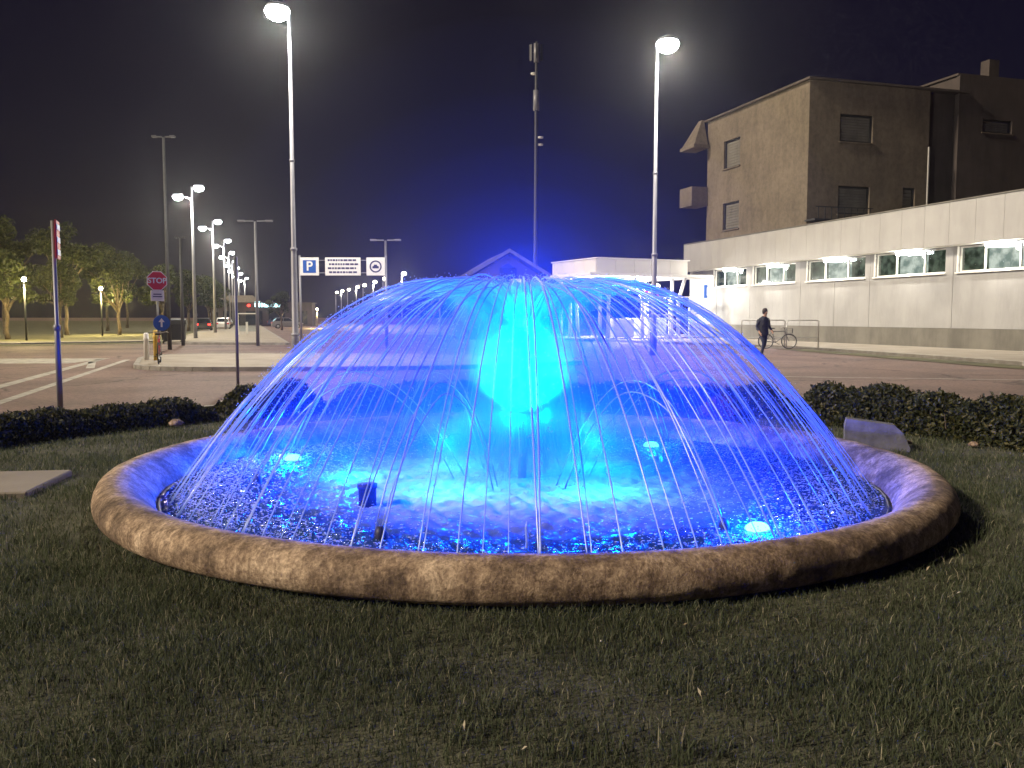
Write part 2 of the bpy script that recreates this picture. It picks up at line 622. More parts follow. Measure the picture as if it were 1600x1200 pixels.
def smooth_poly(pts, k=4):
    """Chaikin rounding of a polygon"""
    for _ in range(k):
        out = []
        for i in range(len(pts)):
            p, q = pts[i], pts[(i + 1) % len(pts)]
            out.append((p[0] * .75 + q[0] * .25, p[1] * .75 + q[1] * .25))
            out.append((p[0] * .25 + q[0] * .75, p[1] * .25 + q[1] * .75))
        pts = out
    return pts

paved('traffic_island', smooth_poly([(-12.6, 29.5), (-11.3, 26.2), (-6.0, 26.2), (-1.0, 27.2), (3.0, 30.0), (1.5, 33.5), (-5.0, 35.5), (-13.6, 36.2), (-14.0, 33)], 3), 0.12)
far = lambda x, y, s: (x + DIR.x * s, y + DIR.y * s)
paved('pavement', [(-20.2, 51.0), (-13.0, 50.2), far(-13.0, 50.2, 190), far(-20.2, 51.0, 190)], 0.12)
# pavement before the long building
wp = lambda s, off: (23.75 + DIR.x * s + NRM.x * off, 33.0 + DIR.y * s + NRM.y * off)
paved('pavement', [wp(-30, 0.0), wp(-30, 8.2), wp(-2, 7.6), wp(14, 5.6), wp(22, 8.4), wp(36, 12), wp(62, 14), wp(62, 0.0)], 0.13)
# grass strip between that pavement and the road
sheet('grass_verge', [wp(-30, 8.45), wp(-2, 7.85), wp(12, 5.95), wp(13.5, 7.0), wp(-2, 9.3), wp(-30, 10.2)], 0.02, M['verge'])
# verge with the trees on the far left
sheet('grass_verge', [(-19.2, 54.5), (-27.5, 47.5), (-60, 50.5), (-110, 70), far(-110, 70, 260), far(-21.5, 60, 240), far(-20.6, 52.5, 8)], 0.02, M['verge'])
paved('pavement', [(-22.5, 55.0), (-28.5, 50.6), (-58, 53.5), (-58, 55.6), (-29, 53.0), (-23.4, 57.5)], 0.10)
# paved apron in the middle distance, behind the traffic island
paved('pavement', [(-12.5, 80), (5, 74), (12, 92), far(12, 92, 60), far(-12.5, 80, 100)], 0.12)

# road stripes
def stripe(p, q, w, z=0.005):
    p, q = Vector(p), Vector(q)
    e = (q - p).normalized()
    nn = Vector((-e.y, e.x)) * w / 2
    b = MB()
    b.add([(*(p + nn), z), (*(q + nn), z), (*(q - nn), z), (*(p - nn), z)], [(3, 2, 1, 0)])
    return tag(b.build('road_stripe', M['paint']), kind='structure')
stripe((-8.9, 13.5), (-14.6, 33.0), 0.22)
stripe((-9.9, 13.0), (-15.8, 33.5), 0.30)
stripe((-40, 31.0), (-15.6, 32.2), 3.6)  # headlight streak of a passing car, laid as a pale painted band
stripe((-13.4, 27.6), (-15.2, 31.5), 0.25)
stripe((-14.0, 40.0), (-2.0, 41.5), 0.18)
stripe((6, 24), (15.5, 22), 0.16)

# concrete slab lying in the lawn by the basin
slab = MB().box((0, 0, 0.02), (2.6, 1.15, 0.10), 0, 0, 0.015).build('paving_slab', M['paving'])
slab.location = (-5.75, 8.15, 0)
slab.rotation_euler = (0, 0, R(8))
tag(slab, 'pale concrete slab lying in the lawn left of the fountain', 'slab')

# ------------------------------------------------------------------ the fountain
fountain = empty('fountain', FC, 0, 'round stone fountain with blue-lit dome of thin water jets on the lawn', 'fountain')
from mathutils import noise as mnoise
prof = [(3.30, -0.10), (3.335, 0.04), (3.38, 0.12), (3.43, 0.175), (3.48, 0.22), (3.54, 0.265), (3.59, 0.290), (3.64, 0.302), (3.68, 0.303), (3.72, 0.297), (3.755, 0.284), (3.785, 0.266), (3.808, 0.243), (3.826, 0.215), (3.837, 0.185),
        (3.842, 0.155), (3.842, 0.125), (3.836, 0.095), (3.822, 0.068), (3.795, 0.048), (3.75, 0.036), (3.70, 0.032), (3.66, 0.03), (3.64, -0.12)]
rb = MB()
NR = 560
rings = []
for (r, z) in prof:
    ring = []
    for k in range(NR):
        a = 2 * math.pi * k / NR
        c_, s_ = math.cos(a), math.sin(a)
        q = Vector((r * c_, r * s_, z))
        wob = 0.006 * math.sin(5 * a + r * 3) + 0.004 * math.sin(13 * a + z * 9)
        wob += 0.006 * mnoise.noise(q * 4.0) + 0.0035 * mnoise.noise(q * 11.0)
        pit = mnoise.noise(q * 19.0 + Vector((7, 3, 1)))
        if pit > 0.30: wob -= 0.030 * (pit - 0.30)              # chips and worn hollows
        ring.append(((r + wob) * c_, (r + wob) * s_, z + (0.5 * wob if z > 0.04 else 0)))
    rings.append(ring)
rb.loft(rings, 0, cap=False)
rb.build('basin_rim', M['rim'], fountain, smooth=True)
MB().lathe([(0.02, -0.08), (3.36, -0.08)], 96).build('pool_floor', M['rim'], fountain)
# joint collar round the inner foot of the rim
MB().tube([(3.33 * math.cos(2 * math.pi * k / 96), 3.33 * math.sin(2 * math.pi * k / 96), 0.045) for k in range(96)], 0.022, 6, 0, True).build('gasket', M['dark_metal'], fountain, smooth=True)

# water: a polar sheet with real chop
nr_, na_ = 110, 420
rr = np.linspace(0.02, 3.35, nr_)
aa = np.linspace(0, 2 * np.pi, na_, endpoint=False)
RR, AA = np.meshgrid(rr, aa, indexing='ij')
X, Y = RR * np.cos(AA), RR * np.sin(AA)
Z = np.zeros_like(X)
wr = np.random.default_rng(3)
for k in range(46):
    lam = wr.uniform(0.06, 0.26)
    th = wr.uniform(0, 2 * np.pi)
    amp = 0.010 * lam / 0.3
    cx, cy_ = wr.uniform(-3, 3, 2)
    D = X * np.cos(th) + Y * np.sin(th) + 0.25 * np.sin(2.1 * (X * np.sin(th) - Y * np.cos(th)) + k)
    Z += amp * np.sin(2 * np.pi * D / lam + wr.uniform(0, 6.28))
Z *= 0.38
verts = np.c_[X.ravel(), Y.ravel(), Z.ravel()]
i, j = np.meshgrid(np.arange(nr_ - 1), np.arange(na_), indexing='ij')
j2 = (j + 1) % na_
faces = np.c_[(i * na_ + j).ravel(), ((i + 1) * na_ + j).ravel(), ((i + 1) * na_ + j2).ravel(), (i * na_ + j2).ravel()]
wo = raw_mesh('water', verts, faces, M['water'], None, True)
wo.location = (FC.x, FC.y, 0.055)
tag(wo, kind='structure')

# standpipe and nozzle crown
MB().lathe([(0.02, 0.0), (0.04, 0.0), (0.04, 0.9), (0.035, 0.95), (0.035, 1.38)], 20).build('standpipe', M['white_metal'], fountain, smooth=True)
MB().lathe([(0.055, 1.36), (0.09, 1.40), (0.10, 1.47), (0.08, 1.53), (0.02, 1.545)], 24).build('nozzle_head', M['steel'], fountain, smooth=True)

# outer dome: thin jets, each a stream of its own
NJ = 124
for k in range(NJ):
    a = 2 * math.pi * (k + random.uniform(-0.22, 0.22)) / NJ
    r0, z0 = 0.15, 1.52
    ra = 0.78 + random.uniform(-0.12, 0.12)
    za = 1.97 + random.uniform(-0.07, 0.05)
    rl = 3.22 + random.uniform(-0.08, 0.06)
    c_out = (za - 0.05) / (rl - ra) ** 2
    c_in = (za - z0) / (ra - r0) ** 2
    pts, rad = [], []
    nseg = 34
    w0 = random.uniform(0.0046, 0.0082)
    side = random.uniform(-0.03, 0.03)
    for s in range(nseg + 1):
        t = s / nseg
        r = r0 + (rl - r0) * (t ** 0.92)
        z = za - (c_in if r < ra else c_out) * (r - ra) ** 2
        da = side * (r / rl) ** 2 + 0.0015 * math.sin(5 * t + k)
        z += 0.004 * math.sin(6 * t + 2.1 * k) * t
        pts.append((r * math.cos(a + da), r * math.sin(a + da), max(z, 0.03)))
        rad.append(w0 * (0.92 + 0.16 * math.sin(7 * t + k * 1.7)) * (1.2 - 0.4 * t) * min(1.0, 0.28 + 0.9 * max(0.0, r - 0.15)))
    MB().tube(pts, rad, 5).build('water_jet', M['jet'], fountain, smooth=True)

# short jets thrown inwards from nozzles in the pool
for k in range(6):
    a = 2 * math.pi * k / 6 + 0.10
    bs = (2.55 * math.cos(a), 2.55 * math.sin(a))
    nz = MB().lathe([(0.01, -0.05), (0.045, -0.05), (0.045, 0.10), (0.025, 0.14), (0.01, 0.14)], 12, (bs[0], bs[1], 0.0)).build('jet_nozzle', M['dark_metal'], fountain, smooth=True)
    for q in range(2):
        pts, rad = [], []
        za, ra, rl = 1.12 - 0.10 * q, 1.62 - 0.05 * q, 0.55 + 0.12 * q
        co, ci = (za - 0.10) / (2.55 - ra) ** 2, (za - 0.06) / (ra - rl) ** 2
        for s in range(27):
            t = s / 26
            r = 2.55 + (rl - 2.55) * t
            z = za - (co if r > ra else ci) * (r - ra) ** 2
            da = 0.02 * (q - 0.5) + 0.01 * math.sin(12 * t + k)
            pts.append((r * math.cos(a + da), r * math.sin(a + da), z))
            rad.append(0.0055 * (0.5 + 0.9 * abs(math.sin(40 * t + k + q))))
        MB().tube(pts, rad, 5).build('short_jet', M['jet'], fountain, smooth=True)

# boiling column in the middle: hundreds of falling strands
cr = random.Random(5)
b = MB()
for k in range(95):
    a = cr.uniform(0, 2 * math.pi)
    r = cr.uniform(0.10, 0.32)
    zt = cr.uniform(0.70, 0.86)
    zb = cr.uniform(0.04, 0.35)
    sp = cr.uniform(0.02, 0.16)
    pts = []
    for s in range(6):
        t = s / 5
        rad_ = r + sp * t * t
        pts.append((rad_ * math.cos(a + 0.08 * t), rad_ * math.sin(a + 0.08 * t), zt + (zb - zt) * t))
    w = cr.uniform(0.002, 0.005)
    b.tube(pts, [w * 0.4, w, w, w, w * 0.8, w * 0.3], 4)
# crown thrown up and out of the nozzle head, shredding as it goes
for k in range(170):
    a = cr.uniform(0, 2 * math.pi)
    rl = 0.15 + 1.5 * cr.random() ** 1.6 + 0.15
    za = 1.95 + cr.uniform(-0.10, 0.05)
    rs_ = 0.12 + max(0.0, rl - 0.7) * cr.random()
    pts = []
    for s in range(6):
        t = s / 5
        r = rs_ + (rl - rs_) * t
        pts.append((r * math.cos(a), r * math.sin(a), za - (1.0 if r < 0.78 else 0.32) * (r - 0.78) ** 2 + 0.012 * math.sin(5 * t + k)))
    w = cr.uniform(0.0022, 0.005)
    b.tube(pts, [w * 0.6, w, w, w * 0.9, w * 0.7, w * 0.3], 4)
o = b.build('foam_column', M['spray'], fountain, smooth=True)
o['kind'] = 'stuff'

# droplets torn off the dome and splashing at its foot
def tetra_cloud(P, S):
    base = np.array([[1, 1, 1], [1, -1, -1], [-1, 1, -1], [-1, -1, 1]], float) / 1.732
    n = len(P)
    vs = P[:, None, :] + base[None] * S[:, None, None] * rng.uniform(0.7, 1.3, (n, 4, 1))
    f = np.array([[0, 1, 2], [0, 3, 1], [0, 2, 3], [1, 3, 2]])
    fs = (np.arange(n)[:, None, None] * 4 + f[None]).reshape(-1, 3)
    return vs.reshape(-1, 3), fs
N = 20000
t = rng.uniform(0.05, 1.0, N)
a = rng.uniform(0, 2 * np.pi, N)
r = 0.15 + 2.95 * t
z = np.where(r < 0.78, 1.97 - 1.1 * (r - 0.78) ** 2, 1.97 - 0.322 * (r - 0.78) ** 2) + rng.normal(0, 0.03, N)
P1 = np.c_[r * np.cos(a), r * np.sin(a), np.maximum(z, 0.05)]
N2 = 5000
a = rng.uniform(0, 2 * np.pi, N2)
r = rng.normal(3.05, 0.10, N2)
P2 = np.c_[r * np.cos(a), r * np.sin(a), 0.06 + np.abs(rng.normal(0, 0.05, N2))]
N3 = 4500
a = rng.uniform(0, 2 * np.pi, N3)
r = np.abs(rng.normal(0.5, 0.45, N3))
P3 = np.c_[r * np.cos(a), r * np.sin(a), 0.06 + np.abs(rng.normal(0, 0.22, N3))]
P = np.r_[P1, P2, P3]
P = P[np.hypot(P[:, 0], P[:, 1]) < 3.3]
vs, fs = tetra_cloud(P, rng.uniform(0.0025, 0.0075, len(P)))
dr = raw_mesh('spray', vs, fs, M['spray'])
dr.location = FC
tag(dr, kind='stuff')

# blue lamps under and round the water
LED = (0.0, 0.055, 1.0)
COLUMN_W, CROWN_W, FOOT_W = 9000, 1900, 480
M['led'] = glow('led_lens', (0.12, 0.80, 1.0), 6.0)
def pool_lamp(loc, label, energy, tilt):
    t = empty('pool_lamp', loc, 0, label, 'lamp', 'blue lamps in the pool')
    MB().lathe([(0.02, -0.08), (0.10, -0.08), (0.115, 0.02), (0.105, 0.045), (0.02, 0.05)], 18).build('housing', M['dark_metal'], t, smooth=True)
    MB().lathe([(0.095, 0.04), (0.09, 0.07), (0.06, 0.095), (0.01, 0.105)], 18).build('lens', M['led'], t, smooth=True)
    point('blue_light', (0, 0, 0.20), energy, LED, 0.06, t)
    return t
pool_lamp((-2.43, 9.56, 0.02), 'bright blue lamp at the water line, left rear of the pool', 450, R(8))
pool_lamp((1.70, 10.55, 0.02), 'bright blue lamp at the water line, right rear of the pool', 450, R(-6))
pool_lamp((1.85, 6.45, 0.0), 'blue lamp at the water line near the right front rim', 260, R(20))
pool_lamp((-1.60, 8.55, -0.04), 'dim blue lamp in the foam left of the water column', 420, R(-10))
# lights added inside the column to make it glow, aimed up and down
ring_l = empty('column_fill_lights', FC, 0, 'added ring of blue lights inside the water column to make it glow', 'lamp')
MB().tube([(0.20 * math.cos(2 * math.pi * k / 48), 0.20 * math.sin(2 * math.pi * k / 48), 0.72) for k in range(48)], 0.012, 8, 0, True).build('ring', M['steel'], ring_l, smooth=True)
for k in range(4):
    a = 2 * math.pi * k / 4 + 0.4
    MB().lathe([(0.005, 0.0), (0.014, 0.0), (0.015, 0.02), (0.005, 0.024)], 12, (0.20 * math.cos(a), 0.20 * math.sin(a), 0.74)).build('lens', M['led'], ring_l)
    MB().tube([(0.03 * math.cos(a), 0.03 * math.sin(a), 0.72), (0.20 * math.cos(a), 0.20 * math.sin(a), 0.72)], 0.010, 6).build('spoke', M['steel'], ring_l)
for k in range(6):
    a = 2 * math.pi * k / 6 + 0.4
    spot('fill_spot', (0.14 * math.cos(a), 0.14 * math.sin(a), 0.76), (0.08 * math.cos(a), 0.08 * math.sin(a), 1.0), 0.75 * COLUMN_W, LED, 124, 0.7, 0.03, ring_l)
    spot('fill_spot', (0.13 * math.cos(a), 0.13 * math.sin(a), 1.62), (0.12 * math.cos(a), 0.12 * math.sin(a), -1.0), 0.24 * COLUMN_W, LED, 110, 0.8, 0.03, ring_l)
for k in range(3):
    a = 2 * math.pi * k / 3 + 0.1
    point('blue_light', (0.2 * math.cos(a), 0.2 * math.sin(a), 0.68), 260, LED, 0.03, ring_l)

# four lamps added to brighten the water round the column
for k in range(4):
    a = 2 * math.pi * k / 4 + 0.75
    t = empty('foot_fill_lamp', (FC.x + 0.95 * math.cos(a), FC.y + 0.95 * math.sin(a), 0.0), 0, 'added blue lamp lighting the foam at the ' + ['rear right', 'rear left', 'front left', 'front right'][k] + ' foot of the column', 'lamp', 'blue lamps in the pool')
    MB().lathe([(0.005, -0.07), (0.05, -0.07), (0.055, 0.03), (0.03, 0.05), (0.005, 0.052)], 14).build('lens', M['led'], t, smooth=True)
    point('blue_light', (0, 0, 0.50), FOOT_W, LED, 0.06, t)

# lamp added on the nozzle to light the jets from within
cl = empty('crown_fill_lamp', (FC.x, FC.y, 1.545), 0, 'added blue lamp on top of the nozzle to light the crown of the fountain', 'lamp')
MB().lathe([(0.005, 0.0), (0.05, 0.0), (0.05, 0.05), (0.03, 0.08), (0.005, 0.085)], 14).build('lens', M['led'], cl, smooth=True)
point('blue_light', (0, 0, 0.20), CROWN_W, LED, 0.06, cl)

# dark pump post standing in the pool and a small bubbler
st = MB().lathe([(0.01, 0.0), (0.075, 0.0), (0.075, 0.17), (0.085, 0.18), (0.085, 0.21), (0.01, 0.215)], 18).build('pump_post', M['black'], None, smooth=True)
st.location = (-1.22, 7.25, 0.03)
tag(st, 'short dark post standing in the pool near front left', 'post')
MB().tube([(0.0, -2.62, 0.02), (0.004, -2.62, 0.10), (0.0, -2.615, 0.20), (0.003, -2.62, 0.25)], [0.02, 0.012, 0.014, 0.004], 6).build('bubbler', M['jet'], fountain, smooth=True)

# stone block behind the rim on the right
blk = MB()
blk.loft([[(-0.36, -0.16, -0.02), (0.42, -0.16, -0.02), (0.42, 0.18, -0.02), (-0.36, 0.18, -0.02)],
          [(-0.36, -0.13, 0.30), (0.30, -0.13, 0.24), (0.30, 0.15, 0.24), (-0.36, 0.15, 0.30)],
          [(-0.34, -0.10, 0.39), (0.20, -0.10, 0.33), (0.20, 0.12, 0.33), (-0.34, 0.12, 0.39)]])
bo = blk.build('stone_block', M['dark_stone'])
bo.location = (4.48, 10.65, 0)
bo.rotation_euler = (0, 0, R(-18))
tag(bo, 'sloping stone block behind the fountain rim on the right', 'stone')

# fine spray: even clouds of droplets nested in one another, thickest in the column
def column_mist(name, density, prof, label, col=(0.30, 0.95, 1.0), g=0.0):  # default tint puts some cyan lamplight into the mist colour
    m = bpy.data.materials.new(name)
    m.use_nodes = True
    n, l = m.node_tree.nodes, m.node_tree.links
    n.clear()
    out = n.new('ShaderNodeOutputMaterial')
    vs = n.new('ShaderNodeVolumePrincipled')
    vs.inputs['Color'].default_value = (*col, 1)
    vs.inputs['Density'].default_value = density
    vs.inputs['Anisotropy'].default_value = g
    l.new(vs.outputs[0], out.inputs['Volume'])
    o = MB().lathe(prof, 40, cap=True).build(name, m, None, smooth=True)
    o.location = FC
    return tag(o, label, 'mist', kind='stuff')
CORE = [(0.02, 0.60), (0.30, 0.60), (0.47, 0.66), (0.45, 0.85), (0.39, 1.1), (0.35, 1.35), (0.37, 1.55), (0.48, 1.70), (0.66, 1.84), (0.80, 1.91), (0.60, 1.94), (0.25, 1.88), (0.02, 1.80)]
for sc, dz, dn, lab in ((0.72, 0.06, 1.6, 'dense cyan-lit foam mist forming the core of the water column'), (0.98, 0.0, 1.2, 'second sheath of foam mist round the core of the column'), (1.22, -0.07, 0.6, 'third sheath of foam mist round the column')):
    column_mist('column_mist', dn, [(max(0.02, r * sc), z + (dz if z < 1.3 else -0.3 * dz)) for r, z in CORE], lab)
column_mist('column_mist', 0.40, [(0.02, 0.12), (0.70, 0.13), (0.76, 0.20), (0.66, 0.5), (0.58, 0.85), (0.52, 1.2), (0.52, 1.5), (0.66, 1.68), (0.90, 1.84), (1.08, 1.90), (0.80, 1.97), (0.3, 1.96), (0.02, 1.92)], 'thin outer mist round the whole water column')

def dome_prof(rl, zt, zb=0.12, ra=None):
    pr = [(0.02, zb)]
    for k in range(17):
        if ra is None:                     # rounded cloud
            r = rl * math.cos(k / 16 * math.pi / 2)
            z = zb + 0.02 + (zt - zb - 0.02) * math.sin(k / 16 * math.pi / 2) ** 0.9
        else:                              # under the arc of the jets
            r = rl + (0.02 - rl) * k / 16
            z = zt - (zt - zb - 0.02) * (max(0.0, r - ra) / (rl - ra)) ** 2
            if r < ra: z -= 0.30 * (ra - r) ** 2
        pr.append((max(r, 0.02), z))
    return pr
BLUE = (0.08, 0.32, 1.0)  # blue lamplight partly put into the mist's own tint
for k, (rl, zt, dn, lab) in enumerate(((2.98, 1.90, 0.08, 'widest thin spray mist filling the dome of jets'), (2.3, 1.84, 0.16, 'second layer of spray mist inside the dome'), (1.5, 1.78, 0.20, 'innermost layer of spray mist round the column'))):
    column_mist('spray_mist', dn, dome_prof(rl, zt, 0.12, 0.26 * rl), lab, BLUE, 0.1)
for k, (rl, zt, dn, lab) in enumerate(((3.2, 4.3, 0.0012, 'outermost mist drifting above the dome'), (2.6, 3.7, 0.0018, 'second outer mist drifting above the dome'), (2.1, 3.25, 0.0026, 'third mist layer drifting above the dome'), (1.65, 2.9, 0.0038, 'fourth mist layer drifting above the dome'), (1.25, 2.6, 0.005, 'fifth mist layer drifting above the dome'), (0.9, 2.35, 0.007, 'innermost mist drifting above the nozzle'))):
    column_mist('drifting_mist', dn, dome_prof(rl, zt, 1.2), lab, (0.45, 0.6, 1.0), 0.1)

# white flakes: splashes, plus lamp glints put into shape and colour
sg = np.random.default_rng(41)
n_ = 21000
a = sg.uniform(0, 2 * np.pi, n_)
a = a[sg.uniform(0, 1, n_) < 0.12 + 0.88 * np.abs(np.cos(a)) ** 1.5]
r = np.where(sg.uniform(0, 1, len(a)) < 0.55, sg.normal(2.95, 0.22, len(a)), sg.uniform(1.7, 3.25, len(a)))
r = np.clip(r, 1.5, 3.28)
P = np.c_[r * np.cos(a), r * np.sin(a), 0.062 + np.abs(sg.normal(0, 0.016, len(a)))]
vs, fs = tetra_cloud(P, sg.uniform(0.0022, 0.0072, len(P)))
cen_ = np.repeat(P, 4, axis=0)
st_ = np.repeat(sg.uniform(1.0, 3.6, len(P)), 4)
vs = cen_ + (vs - cen_) * np.c_[st_, np.full(len(st_), 1.2), np.full(len(st_), 0.7)]
sw = raw_mesh('splash_glints', vs, fs, M['splash_glint_white'])
sw.location = FC
tag(sw, kind='stuff')

# ------------------------------------------------------------------ long low building on the right
M['render_wall'] = plain('rendered_wall', (0.31, 0.305, 0.30), 0.85, vary=0.08, scale=0.7, bump=0.15, bscale=30, streak=0.14)
M['plinth'] = plain('plinth', (0.15, 0.14, 0.12), 0.9, vary=0.14, scale=1.2, bump=0.3, streak=0.25)
M['fascia'] = plain('fascia_panel', (0.34, 0.33, 0.315), 0.6, vary=0.06, scale=0.9, streak=0.10)
M['dark_gap'] = plain('joint', (0.11, 0.105, 0.10), 0.9)
M['trim'] = plain('white_trim', (0.74, 0.72, 0.66), 0.6, vary=0.05)
M['window_backing'] = plain('window_backing', (0.55, 0.57, 0.52), 0.9, vary=0.35, scale=2.2)

def room(name, lo, hi, scale):
    # glowing backing behind a window; a room's light and dark put into its colour
    m = glow(name, (1, 1, 1), 1.0)
    n, l = m.node_tree.nodes, m.node_tree.links
    tc = n.new('ShaderNodeTexCoord')
    nz = n.new('ShaderNodeTexNoise')
    nz.inputs['Scale'].default_value = scale
    nz.inputs['Detail'].default_value = 4
    rp = n.new('ShaderNodeValToRGB')
    rp.color_ramp.elements[0].position = 0.38
    rp.color_ramp.elements[0].color = (*lo, 1)
    rp.color_ramp.elements[1].position = 0.62
    rp.color_ramp.elements[1].color = (*hi, 1)
    l.new(tc.outputs['Object'], nz.inputs['Vector'])
    l.new(nz.outputs['Fac'], rp.inputs['Fac'])
    l.new(rp.outputs['Color'], n['Emission'].inputs['Color'])
    return m
M['room_lit'] = room('room_lit', (0.42, 0.50, 0.46), (1.25, 1.25, 1.15), 2.3)
M['room_dim'] = room('room_dim', (0.03, 0.045, 0.03), (0.22, 0.26, 0.20), 2.6)

def wall_cells(mb, u0, u1, z0, z1, holes, box):
    """boxes that leave rectangular openings; box(u_mid, z_mid, du, dz)"""
    us = sorted({u0, u1, *[h[0] for h in holes], *[h[1] for h in holes]})
    for a, c in zip(us[:-1], us[1:]):
        zs = [(z0, z1)]
        for h in holes:
            if h[0] < (a + c) / 2 < h[1]:
                nz = []
                for p, q in zs:
                    if h[2] > p: nz.append((p, min(q, h[2])))
                    if h[3] < q: nz.append((max(p, h[3]), q))
                zs = nz
        for p, q in zs:
            box((a + c) / 2, (p + q) / 2, c - a, q - p)

lb = empty('low_building', (23.75, 33.0, 0), R(107), 'long low pale building with panelled fascia and strip of high windows', 'building')
WIN = [(27.2, 31.4), (21.7, 26.3), (15.4, 20.5), (9.7, 14.6), (4.1, 8.9), (-2.0, 3.2)]
b = MB()
wall_cells(b, -30, 35, 0.0, 6.5, [(a, c, 3.72, 4.93) for a, c in WIN], lambda u, z, du, dz: b.box((u, -0.20, z), (du, 0.36, dz)))
b.box((2.5, -14.0, 3.2), (65, 0.3, 6.4))
b.box((34.85, -7.2, 3.2), (0.3, 13.3, 6.4))
b.build('wall', M['dark_gap'], lb)
# rendered wall fields between shadow joints
edges = [-30, -24, -18, -12, -6, -0.5, 4.0, 9.2, 15.0, 17.95, 21.15, 26.7, 31.0, 35.0]
for a, c in zip(edges[:-1], edges[1:]):
    p = MB()
    wall_cells(p, a + 0.012, c - 0.012, 1.07, 4.935, [(max(x0, a + .012), min(x1, c - .012), 3.72, 4.935) for x0, x1 in WIN if x0 < c and x1 > a],
               lambda u, z, du, dz: p.box((u, 0.0, z), (du, 0.05, dz)))
    p.build('wall_panel', M['render_wall'], lb)
MB().box((2.5, 0.02, 0.53), (65.1, 0.12, 1.06)).build('plinth', M['plinth'], lb)
s = -30.0
while s < 34.4:
    e = min(s + 1.55, 34.5)
    MB().box(((s + e) / 2, 0.78, 5.95), (e - s - 0.007, 0.05, 2.0), 0, 0, 0.008).build('fascia_panel', M['fascia'], lb)
    s += 1.55
MB().box((34.55, 0.05, 5.95), (0.05, 1.5, 2.0)).build('fascia_end', M['fascia'], lb)
MB().box((2.2, 0.37, 4.985), (64.5, 0.74, 0.06)).build('soffit', M['trim'], lb)
MB().box((2.2, 0.78, 6.985), (64.6, 0.16, 0.06)).build('coping', M['plinth'], lb)
MB().box((2.2, -6.9, 6.6), (64.6, 15.1, 0.10)).build('roof', M['plinth'], lb)
for a, c in WIN:
    w = MB()
    m_ = (a + c) / 2
    L = c - a
    for u in (a + 0.03, c - 0.03, a + L * 0.30, a + L * 0.70):
        w.box((u, -0.12, 4.325), (0.07, 0.08, 1.20))
    for z in (3.76, 4.89):
        w.box((m_, -0.12, z), (L - 0.14, 0.075, 0.07))
    win = w.build('window', M['trim'], lb)
    for u0, u1 in ((0.0, 0.30), (0.30, 0.70), (0.70, 1.0)):
        MB().box((a + L * (u0 + u1) / 2, -0.13, 4.325), (L * (u1 - u0) - 0.06, 0.012, 1.08)).build('pane', M['glass'], win)
    MB().box((m_, 0.055, 3.69), (L + 0.16, 0.20, 0.06)).build('sill', M['trim'], win)
    MB().box((c + 0.03, 0.015, 4.33), (0.06, 0.10, 1.21)).build('reveal', M['trim'], win)
    for u0, u1, mt in ((0.0, 0.30, 'room_dim'), (0.30, 0.70, 'room_lit'), (0.70, 1.0, 'room_dim')):
        MB().box((a + L * (u0 + u1) / 2, -0.33, 4.3), (L * (u1 - u0) - 0.02, 0.04, 1.2)).build('window_backing', M[mt], win)  # panel glows itself, in place of a lit room behind
names = ['farthest, next to the pavilion', 'second from the pavilion', 'third from the pavilion', 'fourth from the pavilion', 'nearest, at right picture edge']
for (a, c), nm in zip(WIN[:5], names):
    p = lb.matrix_basis @ Vector(((a + c) / 2 - 0.2, 0.0, 0.0))
    t = empty('wall_lamp', (p.x, p.y, 4.70), R(107), 'glaring white wall lamp over a strip window, ' + nm, 'lamp', 'wall lamps over the strip windows')
    ll = 1.2 + 0.9 * ((a * 0.37) % 1.0)
    MB().box((0, 0.22, 0.225), (ll + 0.05, 0.26, 0.05), 0, 0, 0.01).build('housing', M['white_metal'], t)
    MB().box((0, 0.22, 0.12), (ll, 0.22, 0.15), 0, 0, 0.06).build('lens', M['lamp_white'], t)
    point('lamp_light', (0, 0.50, -0.02), 320, (1.0, 0.93, 0.80), 0.05, t)
# blue roundel plate at the far corner of the wall
t = empty('corner_sign', (14.35, 64.0, 0), R(17), 'small blue wall sign at the far corner of the low building', 'sign')
MB().tube([(0, 0, 0.1), (0, 0, 3.9)], 0.035, 8).build('post', M['pole'], t)
MB().box((0, -0.05, 3.45), (0.75, 0.04, 0.95), 0, 0, 0.01).build('plate', M['sign_blue'], t)
MB().box((0, -0.08, 3.45), (0.30, 0.02, 0.60)).build('symbol', M['sign_white'], t)

# ------------------------------------------------------------------ taller block of flats behind it
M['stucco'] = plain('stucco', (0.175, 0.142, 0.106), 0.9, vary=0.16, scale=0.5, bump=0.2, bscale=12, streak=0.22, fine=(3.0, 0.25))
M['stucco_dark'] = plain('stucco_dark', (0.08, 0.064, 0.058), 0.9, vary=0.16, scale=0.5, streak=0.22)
tb = empty('apartment_block', (19.4, 58.0, 0), R(107), 'brown stuccoed block of flats rising behind the low building', 'building')
RZ = 17.0
h_front = [(2.4, 5.0, 13.2, 15.0), (2.4, 4.9, 8.45, 10.3), (7.6, 8.6, 8.0, 10.4)]
h_left = [(8.3, 10.6, 12.9, 15.0), (8.3, 10.6, 8.25, 10.3)]
h_high = [(14.1, 16.7, 14.5, 15.4)]
b = MB()
wall_cells(b, 0.0, 13.1, 0.0, RZ, h_left, lambda u, z, du, dz: b.box((u, -0.15, z), (du, 0.30, dz)))
wall_cells(b, 0.303, 9.6, 0.0, RZ, h_front, lambda u, z, du, dz: b.box((0.15, -u, z), (0.30, du, dz)))
b.box((12.95, -6.4, RZ / 2), (0.3, 12.1, RZ))
b.build('wall', M['stucco'], tb)
b = MB()
b.box((0.55, -10.8, RZ / 2), (0.3, 2.4, RZ))
wall_cells(b, 12.0, 26.0, 0.0, 18.25, h_high, lambda u, z, du, dz: b.box((0.10, -u, z), (0.30, du, dz)))
